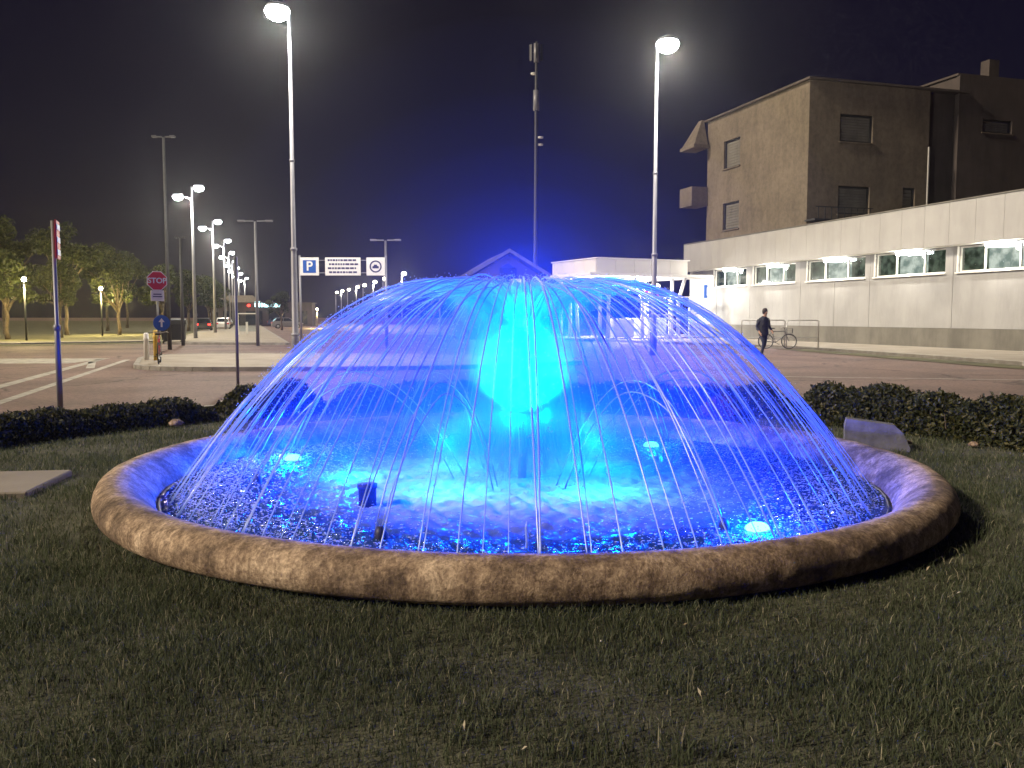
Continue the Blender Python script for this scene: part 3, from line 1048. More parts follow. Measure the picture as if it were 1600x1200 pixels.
b.box((6.4, -12.2, 9.1), (12.3, 0.3, 18.2))
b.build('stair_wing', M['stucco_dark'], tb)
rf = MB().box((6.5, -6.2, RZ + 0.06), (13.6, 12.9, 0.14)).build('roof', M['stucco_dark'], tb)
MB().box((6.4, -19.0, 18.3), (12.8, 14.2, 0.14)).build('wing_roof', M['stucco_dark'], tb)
MB().box((2.6, -17.2, 19.3), (0.8, 0.9, 2.0)).build('chimney', M['stucco_dark'], rf)
# eaves bracket and balconies at the far end
b = MB()
b.prism([(12.6, 0.1), (14.9, 0.1), (14.9, 1.5), (12.6, 1.5)], 14.9, 15.15)
b.loft([[(12.7, 0.2, 15.15), (14.8, 0.2, 15.15), (14.8, 1.4, 15.15), (12.7, 1.4, 15.15)], [(13.4, 0.2, 17.2), (13.9, 0.2, 17.2), (13.9, 0.4, 17.2), (13.4, 0.4, 17.2)]])
b.build('eaves', M['stucco'], tb)
b = MB()
b.box((13.9, 0.7, 10.5), (2.0, 1.5, 0.18)).box((13.9, 1.40, 11.2), (2.0, 0.10, 1.4)).box((12.95, 0.7, 11.2), (0.10, 1.3, 1.4))
b.build('balcony', M['stucco'], tb)
b = MB()
b.box((-0.6, -2.0, 7.9), (1.1, 4.4, 0.12))
for k in range(9):
    b.box((-1.1, -0.1 - k * 0.5, 8.3), (0.04, 0.04, 0.8))
b.box((-1.1, -2.1, 8.72), (0.06, 4.4, 0.06))
b.build('railing', M['dark_metal'], tb)
MB().tube([(-0.1, -9.55, 6.5), (-0.1, -9.55, 13.2)], 0.07, 8).build('downpipe', M['steel'], tb)
for hs, side in ((h_front, 'f'), (h_left, 'l'), (h_high, 'h')):
    for (u0, u1, z0, z1) in hs:
        um, zm, du, dz = (u0 + u1) / 2, (z0 + z1) / 2, u1 - u0, z1 - z0
        w, sh, si = MB(), MB(), MB()
        def bx(mb, du_, dz_, sx, sz, depth, thick):
            if side == 'l': mb.box((um + du_, -depth, zm + dz_), (sx, thick, sz))
            else: mb.box((depth, -(um + du_), zm + dz_), (thick, sx, sz))
        for q in (-1, 1):
            bx(w, q * (du / 2 - 0.05), 0, 0.10, dz, 0.18, 0.08)
            bx(w, 0, q * (dz / 2 - 0.05), du - 0.2, 0.10, 0.18, 0.075)
        win = w.build('window', M['dark_metal'], tb)
        ns = 9 if dz > 1.2 else 4
        for k in range(ns):
            bx(sh, 0, -dz / 2 + 0.12 + (k + 0.5) * (dz - 0.24) / ns, du - 0.22, (dz - 0.24) / ns - 0.02, 0.24, 0.03)
        sh.build('shutter', M['plinth'], win)
        bx(si, 0, -dz / 2 - 0.05, du + 0.2, 0.08, -0.04, 0.14)
        si.build('sill', M['stucco'], win)

# ------------------------------------------------------------------ white pavilion
pv = empty('pavilion', (5.6, 58.0, 0.12), R(26), 'white flat-roofed waiting pavilion on slanted columns, lit from inside', 'pavilion')
M['pav_white'] = plain('pavilion_white', (0.70, 0.67, 0.60), 0.5, vary=0.05, scale=0.8)
MB().box((3.7, 2.7, 0.02), (10.6, 7.6, 0.14)).build('floor', M['paving'], pv)
MB().box((4.0, 2.9, 4.28), (10.0, 7.4, 0.20), 0, 0, 0.03).build('canopy', M['white_metal'], pv)
for k in range(5):
    MB().box((0.74 + k * 1.48, 0.0, 4.865), (1.46, 0.06, 0.95)).build('fascia_panel', M['pav_white'], pv)
for k in range(4):
    MB().box((0.0, 0.80 + k * 1.5, 4.865), (0.06, 1.48, 0.95)).build('fascia_panel', M['pav_white'], pv)
MB().box((3.72, 3.05, 4.86), (7.34, 5.98, 0.92)).build('roof_box', M['dark_gap'], pv)
MB().box((3.7, 3.0, 5.38), (7.6, 6.3, 0.07)).build('roof', M['white_metal'], pv)
for (x0, y0, x1, y1) in ((-0.1, 3.3, -0.1, 3.3), (-0.1, 2.2, -0.1, 2.7), (0.35, 0.1, 0.15, 0.1), (1.0, 0.1, 1.05, 0.1), (3.75, 0.1, 3.05, 0.1), (6.2, 0.1, 6.2, 0.1), (6.75, 0.1, 7.3, 0.1), (7.2, 4.8, 7.2, 4.8), (0.3, 5.3, 0.3, 5.3)):
    xm = x0 if x0 != 3.75 else 3.75
    MB().tube([(x0, y0, 0.06), (xm, (y0 + y1) / 2 if x0 == x1 else y0, 2.6), (x1, y1, 4.2)], [0.13, 0.12, 0.12], 10).build('column', M['white_metal'], pv, smooth=True)
MB().box((2.5, 0.9, 0.72), (1.7, 0.8, 1.25), 0, 0, 0.02).build('counter', M['white_metal'], pv)
b = MB()
for z in (0.16, 1.62, 2.88):
    b.box((6.3, 0.55, z), (3.6, 0.09, 0.09))
for x in (4.55, 6.3, 8.05):
    b.box((x, 0.55, 1.5), (0.08, 0.085, 2.8))
b.box((8.05, 2.1, 2.88), (0.085, 3.0, 0.09)).box((8.05, 2.1, 0.16), (0.085, 3.0, 0.09))
scr = b.build('screen_frame', M['white_metal'], pv)
for x in (5.42, 7.18):
    for z0, z1 in ((0.22, 1.56), (1.68, 2.82)):
        MB().box((x, 0.56, (z0 + z1) / 2), (1.64, 0.012, z1 - z0)).build('pane', M['shelter_glass'], scr)
MB().box((6.3, 3.4, 0.75), (3.4, 0.5, 1.3), 0, 0, 0.02).build('bench', M['white_metal'], pv)
M['panel_yellow'] = glow('sign_glow_yellow', (1.0, 0.62, 0.03), 2.2)
M['panel_red'] = glow('sign_glow_red', (0.9, 0.10, 0.03), 1.2)
pm = pv.matrix_basis
def pavilion_thing(name, loc, label, cat):
    p = pm @ Vector(loc)
    return empty(name, p, R(26), label, cat)
t = pavilion_thing('illuminated_sign', (5.3, 1.2, 3.05), 'yellow and red illuminated sign hanging inside the pavilion', 'sign')
MB().tube([(-0.3, 0, 0.4), (-0.3, 0, 1.05)], 0.02, 6).tube([(0.3, 0, 0.4), (0.3, 0, 1.05)], 0.02, 6).build('hanger', M['steel'], t)
MB().box((0, 0, 0.18), (1.15, 0.16, 0.52), 0, 0, 0.02).build('case', M['panel_red'], t)
MB().box((0.05, -0.09, 0.24), (0.90, 0.03, 0.30)).build('face', M['panel_yellow'], t)
for k, (loc, lb_) in enumerate((((3.05, 0.7, 3.35), 'round white lamp on the bent middle column of the pavilion'), ((1.3, 2.0, 3.3), 'small round white lamp left inside the pavilion'), ((5.2, 0.8, 3.62), 'oval white lamp above the yellow sign in the pavilion'))):
    t = pavilion_thing('globe_lamp', loc, lb_, 'lamp')
    MB().tube([(0, 0, 0.12), (0, 0, 0.80)], 0.02, 6).build('stem', M['white_metal'], t)
    rx = 0.42 if k == 2 else 0.17
    MB().lathe([(0.005, -0.16), (rx * .6, -0.13), (rx, 0), (rx * .6, 0.13), (0.005, 0.16)], 16).build('globe', M['lamp_white'], t, smooth=True)
    point('lamp_light', (0, 0, -0.30), 450, (1.0, 0.96, 0.88), 0.2, t)
for k, (x, y) in enumerate(((1.8, 1.5), (5.6, 3.2))):
    t = pavilion_thing('ceiling_lamp', (x, y, 4.06), 'flush white ceiling lamp under the pavilion canopy, ' + ('left' if k == 0 else 'right') + ' one', 'lamp')
    MB().box((0, 0, 0.07), (1.3, 0.34, 0.10), 0, 0, 0.02).build('housing', M['white_metal'], t)
    MB().box((0, 0, 0.01), (1.2, 0.26, 0.05)).build('lens', M['lamp_white'], t)
    point('lamp_light', (0, 0, -0.22), 3200, (1.0, 0.95, 0.86), 0.3, t)

# ------------------------------------------------------------------ small gabled house behind the fountain
gh = empty('gabled_house', (-0.3, 62, 0), R(10), 'small gabled house directly behind the fountain, blue in the mist', 'house')
b = MB()
wall_cells(b, -2.9, 2.9, 0.0, 4.2, [(-0.62, 0.62, 2.6, 4.21)], lambda u, z, du, dz: b.box((u, 0, z), (du, 0.3, dz)))
for q in (-1, 1):
    b.box((q * 2.75, 4.1, 2.1), (0.3, 7.8, 4.2))
b.add([(-2.9, -0.15, 4.2), (-0.62, -0.15, 4.2), (-0.62, -0.15, 5.0), (-2.9, -0.15, 4.2), (-0.62, -0.15, 5.0), (0, -0.15, 5.35), (0.62, -0.15, 5.0), (0, -0.15, 6.0), (2.9, -0.15, 4.2), (0.62, -0.15, 4.2)],
      [(0, 1, 2), (3, 4, 5, 7), (7, 5, 6, 8), (6, 9, 8)])
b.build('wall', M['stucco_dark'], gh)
b = MB()
for q in (-1, 1):
    b.loft([[(q * 3.6, -0.7, 4.0), (q * 3.6, 8.3, 4.0), (q * 3.6, 8.3, 4.14), (q * 3.6, -0.7, 4.14)], [(0.0, -0.7, 6.1), (0.0, 8.3, 6.1), (0.0, 8.3, 6.28), (0.0, -0.7, 6.28)]])
b.build('roof', M['stucco_dark'], gh)
b = MB()
for q in (-1, 1):
    b.loft([[(q * 3.65, -0.80, 3.95), (q * 3.65, -0.71, 3.95), (q * 3.65, -0.71, 4.2), (q * 3.65, -0.80, 4.2)], [(0.0, -0.80, 6.1), (0.0, -0.71, 6.1), (0.0, -0.71, 6.36), (0.0, -0.80, 6.36)]])
b.build('bargeboard', M['plinth'], gh)
win = MB().box((0, 0.22, 3.8), (1.5, 0.04, 2.6)).build('window', M['black'], gh)
MB().box((-1.9, -0.2, 1.05), (0.95, 0.06, 2.1)).build('door', M['dark_metal'], gh)

# ------------------------------------------------------------------ antenna mast
am = empty('antenna_mast', (2.45, 90, 0), 0, 'tall dark telecom mast with antenna panels behind the fountain', 'mast')
MB().tube([(0, 0, 0), (0, 0, 12), (0, 0, 22), (0, 0, 29.2)], [0.26, 0.22, 0.17, 0.10], 14).build('pole', M['pole_dim'], am, smooth=True)
for z0, z1, r_ in ((22.4, 24.4, 0.30), (27.2, 29.0, 0.26)):
    MB().lathe([(0.02, z0), (r_, z0), (r_, z1), (0.02, z1)], 16).build('antenna_drum', M['pole'], am, smooth=True)
for k in range(3):
    a = 2 * math.pi * k / 3 + 0.5
    MB().box((0.62 * math.cos(a), 0.62 * math.sin(a), 28.2), (0.26, 0.14, 1.6), a).tube([(0.62 * math.cos(a), 0.62 * math.sin(a), 28.2), (0, 0, 28.2)], 0.04, 6).build('antenna_panel', M['dark_metal'], am)
for z, a in ((26.0, 2.2), (19.6, 0.0), (18.9, 0.3)):
    MB().lathe([(0.02, 0), (0.28, 0.06), (0.30, 0.2), (0.02, 0.24)], 14, (0.45 * math.cos(a), 0.45 * math.sin(a), z)).build('dish', M['white_metal'], am)

# ------------------------------------------------------------------ street lamps
def tall_lamp(loc, H, side, label, energy):
    t = empty('street_lamp', loc, 0, label, 'street lamp', 'tall single street lamps')
    MB().tube([(0, 0, 0), (0, 0, 0.9), (0, 0, 0.95), (0, 0, 4.2), (0, 0, 4.25), (0, 0, H)], [0.15, 0.15, 0.125, 0.115, 0.095, 0.055], 16).build('pole', M['pole'], t, smooth=True)
    for z, r_ in ((0.93, 0.165), (4.23, 0.135), (7.6, 0.10)):
        MB().lathe([(r_ - 0.05, z - 0.06), (r_, z - 0.05), (r_, z + 0.05), (r_ - 0.05, z + 0.06)], 16).build('collar', M['pole'], t, smooth=True)
    MB().tube([(0, 0, H - 0.12), (side * 0.12, -0.05, H + 0.02), (side * 0.35, -0.1, H + 0.06)], 0.05, 8).build('arm', M['pole'], t, smooth=True)
    hd = MB().lathe([(0.02, 0.22), (0.18, 0.19), (0.40, 0.10), (0.47, 0.0), (0.02, 0.0)], 20, (side * 0.42, -0.12, H)).build('lamp_head', M['pole'], t, smooth=True)
    MB().lathe([(0.42, 0.0), (0.48, -0.12), (0.40, -0.32), (0.20, -0.44), (0.01, -0.47)], 20, (side * 0.42, -0.12, H)).build('lens', M['lamp_white'], hd, smooth=True)  # oversized bowl: the lamp's glare is put into its shape
    point('lamp_light', (side * 0.42, -0.12, H - 0.62), energy, (1.0, 0.93, 0.82), 0.25, t)
    return t
tall_lamp((-8.45, 34.0, 0), 13.25, -1, 'tall lit street lamp left of the fountain, beside the parking signs', 6500)
tall_lamp((6.00, 37.0, 0), 12.95, 1, 'tall lit street lamp right of the fountain, before the pavilion', 6500)

def twin_lamp(loc, H, label, energy, lit=True, detail=True):
    t = empty('twin_street_lamp', loc, 0, label, 'street lamp', 'twin-headed street lamps in the receding row')
    MB().tube([(0, 0, 0), (0, 0, 4), (0, 0, H)], [0.14, 0.11, 0.07], 10).build('pole', M['pole'], t, smooth=True)
    MB().tube([(-1.05, 0, H - 0.55), (-0.2, 0, H - 0.75), (0, 0, H - 0.9)], 0.035, 6).tube([(0, 0, H - 0.2), (0.3, 0, H - 0.02), (0.6, 0, H + 0.05)], 0.035, 6).build('arm', M['pole'], t)
    for x, z in ((-0.95, H - 0.6), (0.5, H)):
        hd = MB().box((x, 0, z + 0.08), (0.62, 0.30, 0.12), 0, 0, 0.03).build('lamp_head', M['pole'], t)
        MB().lathe([(0.30, 0.02), (0.36, -0.10), (0.24, -0.28), (0.01, -0.34)], 12, (x, 0, z)).build('lens', M['lamp_white'], hd, smooth=True)  # enlarged too, with glare put into the lens shape
    point('lamp_light', (-0.2, -0.1, H - 1.1), energy, (1.0, 0.93, 0.78), 0.3, t)
    return t
ordn = ['nearest', 'second', 'third', 'fourth', 'fifth', 'sixth', 'seventh', 'eighth']
row = [(-22.0, 60.6), (-27.9, 82.0), (-33.6, 102.4), (-39.4, 122.0), (-45.2, 141.5), (-50.6, 160.0), (-56.5, 181.0), (-62.0, 203.0)]
for k, (x, y) in enumerate(row):
    twin_lamp((x, y, 0), 10.5, 'lit twin-headed street lamp, ' + ordn[k] + ' of the receding row on the left', 3600 if k < 4 else 2200)

def small_twin(loc, H, arm, label, mt='pole'):
    """unlit flat-headed double lamp"""
    t = empty('unlit_lamp', loc, 0, label, 'street lamp', 'unlit flat-headed lamps')
    MB().tube([(0, 0, 0), (0, 0, H)], [0.10, 0.06], 10).build('pole', M[mt], t, smooth=True)
    for q in (-1, 1):
        MB().box((q * (arm * 0.35 + 0.05), 0, H + 0.02), (arm * 0.6, 0.10, 0.07), 0, 0, 0.01).build('arm', M[mt], t)
        MB().box((q * arm * 0.8, 0, H + 0.03), (arm * 0.42, 0.24, 0.10), 0, 0, 0.02).build('lamp_head', M[mt], t)
    return t
small_twin((-14.15, 48.5, 0), 6.85, 0.95, 'unlit double-armed lamp left of the tall left street lamp')
small_twin((-7.05, 49.0, 0), 5.85, 0.85, 'unlit double-armed lamp just right of the parking signs')
small_twin((-18.5, 49.0, 0), 6.0, 0.28, 'thin unlit lamp post behind the dark waste container', 'pole_dim')
small_twin((-16.9, 43.0, 0), 10.3, 0.55, 'tall dim unlit lamp post left of the lit twin lamps', 'pole_dim')

# far row of small lit lamps behind the parking signs
fr = [(-12.7, 100.9), (-16.9, 114.8), (-19.9, 125.6), (-23.6, 138.6), (-26.1, 146.6), (-30.5, 162.2), (-33.3, 170.5), (-36.2, 179.7)]
for k, (x, y) in enumerate(fr):
    t = empty('park_lamp', (x, y, 0), 0, 'small distant lit lamp below the parking signs, ' + ['rightmost', 'second from right', 'third from right', 'fourth from right', 'fifth from right', 'sixth from right', 'seventh from right', 'leftmost'][k], 'street lamp', 'far row of small lamps')
    MB().tube([(0, 0, 0), (0, 0, 6.2), (0.25, 0, 6.6)], [0.09, 0.06, 0.05], 8).build('pole', M['pole'], t, smooth=True)
    MB().lathe([(0.01, -0.26), (0.24, -0.16), (0.30, 0.02), (0.18, 0.16), (0.01, 0.2)], 12, (0.25, 0, 6.55)).build('lens', M['lamp_warm'], t, smooth=True)
    if k % 2 == 0:
        point('lamp_light', (0.25, -0.3, 6.0), 2500, (1.0, 0.9, 0.7), 0.25, t)

# globe lamps among the trees on the left
for k, (x, y, H, lab) in enumerate(((-32.6, 58.5, 4.1, 'globe park lamp at the far left, beside the tree trunks'), (-33.6, 71.5, 3.9, 'globe park lamp under the large tree'), (-34.6, 77.0, 3.6, 'globe park lamp left of the stop sign among trees'), (-27.0, 121, 2.6, 'low bright warm globe lamp right of the tall left street lamp'))):
    t = empty('park_globe_lamp', (x, y, 0), 0, lab, 'lamp', 'globe lamps among the trees')
    MB().tube([(0, 0, 0), (0, 0, H - 0.2)], [0.07, 0.05], 8).build('pole', M['dark_metal'], t, smooth=True)
    MB().lathe([(0.01, -0.17), (0.12, -0.12), (0.17, 0), (0.12, 0.12), (0.01, 0.17)], 14, (0, 0, H)).build('globe', M['lamp_warm'], t, smooth=True)
    point('lamp_light', (0, -0.1, H + 0.02 - 0.5), 3000, (1.0, 0.78, 0.30), 0.3, t)

# ------------------------------------------------------------------ signs
def disc(mb, r, y, n, rot=0.0, th=0.02, cz=0.0, cx=0.0, mat=0):
    ring = lambda yy: [(cx + r * math.cos(2 * math.pi * k / n + rot), yy, cz + r * math.sin(2 * math.pi * k / n + rot)) for k in range(n)]
    mb.loft([ring(y), ring(y - th)], mat)
    return mb

# stop sign with plate and blue roundel on one post
t = empty('stop_sign', (-12.0, 29.6, 0.12), R(30), 'red octagonal stop sign with white plate and blue roundel on grey post', 'sign')
MB().tube([(0, 0.05, 0), (0, 0.05, 3.05)], 0.032, 10).build('post', M['pole'], t, smooth=True)
o8 = math.pi / 8
pl = disc(MB(), 0.345, 0.0, 8, o8, 0.02, 2.72).build('plate', M['sign_white'], t)
disc(MB(), 0.318, -0.023, 8, o8, 0.006, 2.72).build('face', M['sign_red'], pl)
text_mesh('STOP', 0.25, 0.003, M['sign_white'], 'lettering', pl, (0, -0.036, 2.72), (R(90), 0, 0), 0.006)
MB().box((0, 0, 2.22), (0.42, 0.02, 0.36), 0, 0, 0.004).build('lower_plate', M['sign_white'], t)
MB().box((0, -0.014, 2.27), (0.26, 0.006, 0.035)).box((0, -0.014, 2.19), (0.30, 0.006, 0.035)).build('plate_text', M['sign_dark'], t)
rd = disc(MB(), 0.27, -0.01, 24, 0, 0.02, 1.30, 0.10).build('roundel', M['sign_blue'], t)
b = MB()
b.box((0.10, -0.036, 1.28), (0.06, 0.006, 0.24))
b.add([(0.10, -0.038, 1.46), (0.0, -0.038, 1.33), (0.20, -0.038, 1.33)], [(0, 1, 2)])
b.build('arrow', M['sign_white'], rd)

# sign seen nearly edge-on, near left
t = empty('road_sign', (-7.72, 14.8, 0), R(111), 'road sign seen edge-on atop a grey post, near left picture edge', 'sign')
MB().tube([(0, 0, 0), (0, 0, 1.45), (0, 0, 1.47), (0, 0, 3.25)], [0.048, 0.048, 0.034, 0.034], 12).build('post', M['pole'], t, smooth=True)
MB().lathe([(0.03, 1.40), (0.058, 1.41), (0.058, 1.50), (0.03, 1.51)], 12).build('collar', M['pole'], t, smooth=True)
pl = MB().box((0, -0.06, 2.93), (0.42, 0.03, 0.64), 0, 0, 0.005).build('panel', M['sign_red'], t)
for k in range(3):
    MB().box((0, -0.079, 2.72 + 0.21 * k), (0.38, 0.006, 0.09)).build('stripe', M['sign_white'], pl)
t = empty('road_sign', (-6.38, 20.2, 0), R(106), 'thin sign post with edge-on plate at left rim of the water dome', 'sign')
MB().tube([(0, 0, 0), (0, 0, 3.0)], 0.036, 10).build('post', M['pole'], t, smooth=True)
MB().box((0, -0.05, 2.75), (0.5, 0.025, 0.5), 0, 0, 0.005).build('panel', M['steel'], t)

# parking signs on a gantry
t = empty('parking_gantry', (-8.1, 42, 0), 0, 'row of three white parking signs on a gantry left of the fountain', 'sign')
for x in (-2.08, 2.06):
    MB().tube([(x, 0.08, 0), (x, 0.08, 4.55)], 0.05, 8).build('post', M['pole'], t, smooth=True)
for z in (3.72, 4.32):
    MB().tube([(-2.08, 0.08, z), (2.06, 0.08, z)], 0.025, 6).build('crossbar', M['pole'], t)
p1 = MB().box((-1.60, 0, 4.02), (0.90, 0.03, 0.86), 0, 0, 0.01).build('panel', M['sign_white'], t)
MB().box((-1.60, -0.019, 4.02), (0.62, 0.006, 0.60)).build('field', M['sign_blue'], p1)
text_mesh('P', 0.62, 0.003, M['sign_white'], 'letter', p1, (-1.60, -0.028, 4.02), (R(90), 0, 0), 0.012)
p2 = MB().box((0.0, 0, 4.02), (1.70, 0.03, 0.86), 0, 0, 0.01).build('panel', M['sign_white'], t)
lr = random.Random(4)
for row_ in range(4):
    b = MB()
    x = -0.72 + (0.06 if row_ % 2 else 0)
    while x < 0.66:
        w = lr.uniform(0.06, 0.20)
        if x + w > 0.74: break
        b.box((x + w / 2, -0.019, 4.32 - 0.19 * row_), (w, 0.006, 0.085))
        x += w + 0.035
    b.build('text_line', M['sign_dark'], p2)
p3 = MB().box((1.57, 0, 4.02), (0.88, 0.03, 0.86), 0, 0, 0.01).build('panel', M['sign_white'], t)
b = MB()
ringp = lambda r_, y: [(1.57 + r_ * math.cos(2 * math.pi * k / 32), y, 4.02 + r_ * math.sin(2 * math.pi * k / 32)) for k in range(32)]
b.loft([ringp(0.29, -0.016), ringp(0.29, -0.024), ringp(0.225, -0.024), ringp(0.225, -0.016)], cap=False)
b.build('ring', M['sign_dark'], p3)
b = MB()
b.add([(x + 1.57, -0.022, z + 4.0) for x, z in ((-0.15, -0.07), (0.15, -0.07), (0.15, 0.03), (0.09, 0.04), (0.05, 0.11), (-0.06, 0.11), (-0.10, 0.04), (-0.15, 0.03))], [tuple(range(8))])
b.build('pictogram', M['sign_dark'], p3)

for x, lab in ((-3.47, 'square white sign with dark ring left of the water column'), (0.21, 'square white sign with dark disc right above the water column')):
    t = empty('square_sign', (x, 42, 0.1), 0, lab, 'sign')
    MB().tube([(0, 0.05, 0), (0, 0.05, 3.3)], 0.035, 8).build('post', M['pole'], t, smooth=True)
    pl = MB().box((0, 0, 3.02), (0.48, 0.025, 0.62), 0, 0, 0.006).build('panel', M['sign_white'], t)
    disc(MB(), 0.16, -0.014, 24, 0, 0.006, 3.05).build('symbol', M['sign_dark'], pl)

# bollards by the stop sign, and a pale one in the middle distance
def bollard(loc, r_, H, mat, lab):
    o = MB().lathe([(0.005, 0), (r_, 0), (r_, H * 0.72), (r_ * 1.15, H * 0.74), (r_ * 1.15, H * 0.80), (r_, H * 0.82), (r_, H * 0.95), (r_ * 0.6, H), (0.005, H)], 14).build('bollard', mat, None, smooth=True)
    o.location = loc
    return tag(o, lab, 'bollard', 'bollards')
bollard((-12.85, 30.6, 0.12), 0.085, 0.95, M['white_metal'], 'white bollard left of the stop sign')
bollard((-12.35, 30.2, 0.12), 0.085, 1.05, M['yellow'], 'yellow bollard beside the stop sign post')
bollard((-5.4, 93, 0.12), 0.22, 2.4, M['white_metal'], 'tall white bollard seen through the jets left of the column')

# ------------------------------------------------------------------ bicycles
def make_bicycle(name, loc, rz, label, frame_mat, basket=True):
    t = empty(name, loc, rz, label, 'bicycle')
    Rw = 0.335
    for x in (-0.52, 0.52):
        w = MB().tube([(x + Rw * math.cos(2 * math.pi * k / 28), 0, Rw + 0.02 + Rw * math.sin(2 * math.pi * k / 28)) for k in range(28)], 0.022, 6, 0, True).build('wheel', M['rubber'], t, smooth=True)
        MB().tube([(x + 0.30 * math.cos(2 * math.pi * k / 28), 0, Rw + 0.02 + 0.30 * math.sin(2 * math.pi * k / 28)) for k in range(28)], 0.010, 4, 0, True).build('rim', M['steel'], w)
        b = MB()
        for k in range(12):
            a = 2 * math.pi * k / 12
            b.tube([(x, 0.02 * (-1) ** k, Rw + 0.02), (x + 0.3 * math.cos(a), 0, Rw + 0.02 + 0.3 * math.sin(a))], 0.0022, 3)
        b.build('spokes', M['steel'], w)
    b = MB()
    P = dict(rear=(-0.52, 0, 0.355), bb=(-0.08, 0, 0.30), seat=(-0.25, 0, 0.80), head=(0.34, 0, 0.82), headl=(0.38, 0, 0.66))
    for p, q in (('rear', 'bb'), ('rear', 'seat'), ('seat', 'bb'), ('bb', 'headl'), ('seat', 'head')):
        b.tube([P[p], P[q]], 0.017, 6)
    b.build('frame', frame_mat, t)
    MB().tube([(0.52, 0, 0.355), (0.42, 0, 0.58), (0.34, 0, 0.82), (0.31, 0, 0.98)], 0.016, 6).build('fork', frame_mat, t)
    MB().tube([(0.16, -0.29, 1.00), (0.30, -0.22, 1.02), (0.33, 0, 0.98), (0.30, 0.22, 1.02), (0.16, 0.29, 1.00)], 0.013, 6).build('handlebar', M['steel'], t)
    MB().tube([(-0.25, 0, 0.80), (-0.28, 0, 0.93)], 0.014, 6).build('seat_post', M['steel'], t)
    MB().loft([[(-0.42, y * 0.095, 0.93 + z) for y, z in ((-1, 0), (1, 0), (0.8, 0.05), (-0.8, 0.05))], [(-0.28, y * 0.08, 0.935 + z) for y, z in ((-1, 0), (1, 0), (0.8, 0.05), (-0.8, 0.05))], [(-0.12, y * 0.022, 0.94 + z) for y, z in ((-1, 0), (1, 0), (0.8, 0.03), (-0.8, 0.03))]]).build('saddle', M['black'], t)
    b = MB()
    b.tube([(-0.08, 0.08, 0.30), (-0.08 + 0.15, 0.09, 0.22)], 0.01, 5).tube([(-0.08, -0.08, 0.30), (-0.23, -0.09, 0.38)], 0.01, 5).tube([(-0.08, -0.09, 0.3), (-0.08, 0.09, 0.3)], 0.02, 6)
    b.box((0.08, 0.14, 0.215), (0.09, 0.07, 0.02)).box((-0.24, -0.14, 0.385), (0.09, 0.07, 0.02))
    b.build('crank', M['dark_metal'], t)
    if basket:
        b = MB()
        for z in (0.74, 0.84, 0.94):
            b.tube([(0.40, -0.16, z), (0.66, -0.17, z), (0.66, 0.17, z), (0.40, 0.16, z)], 0.006, 4, 0, True)
        for k in range(7):
            y = -0.16 + k * 0.053
            b.tube([(0.42, y, 0.74), (0.66, y, 0.74), (0.67, y, 0.95)], 0.004, 4)
            b.tube([(0.42, y, 0.74), (0.40, y, 0.95)], 0.004, 4)
        b.box((0.53, 0, 0.745), (0.25, 0.32, 0.01))
        b.build('basket', M['dark_metal'], t)
    return t
M['bike_red'] = plain('bike_red', (0.45, 0.03, 0.05), 0.4)
make_bicycle('bicycle', (-11.45, 28.25, 0.12), R(109), 'red bicycle parked end-on by the stop sign', M['bike_red'], False)
make_bicycle('bicycle', (12.35, 40.55, 0.13), R(-12), 'dark city bicycle with front basket parked between the bike rack hoops', M['dark_metal'], True)

# steel rack: two tall rectangular hoops with a lower rail
t = empty('bike_rack', (12.6, 41.0, 0.13), R(-14), 'steel bicycle rack of rectangular hoops before the low building', 'bike rack')
for x0, x1 in ((-1.75, 0.22), (0.30, 1.72)):
    MB().tube([(x0, 0, 0), (x0, 0, 1.27), (x0 + 0.06, 0, 1.33), (x1 - 0.06, 0, 1.33), (x1, 0, 1.27), (x1, 0, 0)], 0.024, 8).build('hoop', M['steel'], t, smooth=True)
    MB().tube([(x0, 0, 0.52), (x1, 0, 0.52)], 0.018, 6).build('rail', M['steel'], t)
    MB().tube([(x0, 0, 0.03), (x1, 0, 0.03)], 0.022, 6).build('foot_rail', M['steel'], t)

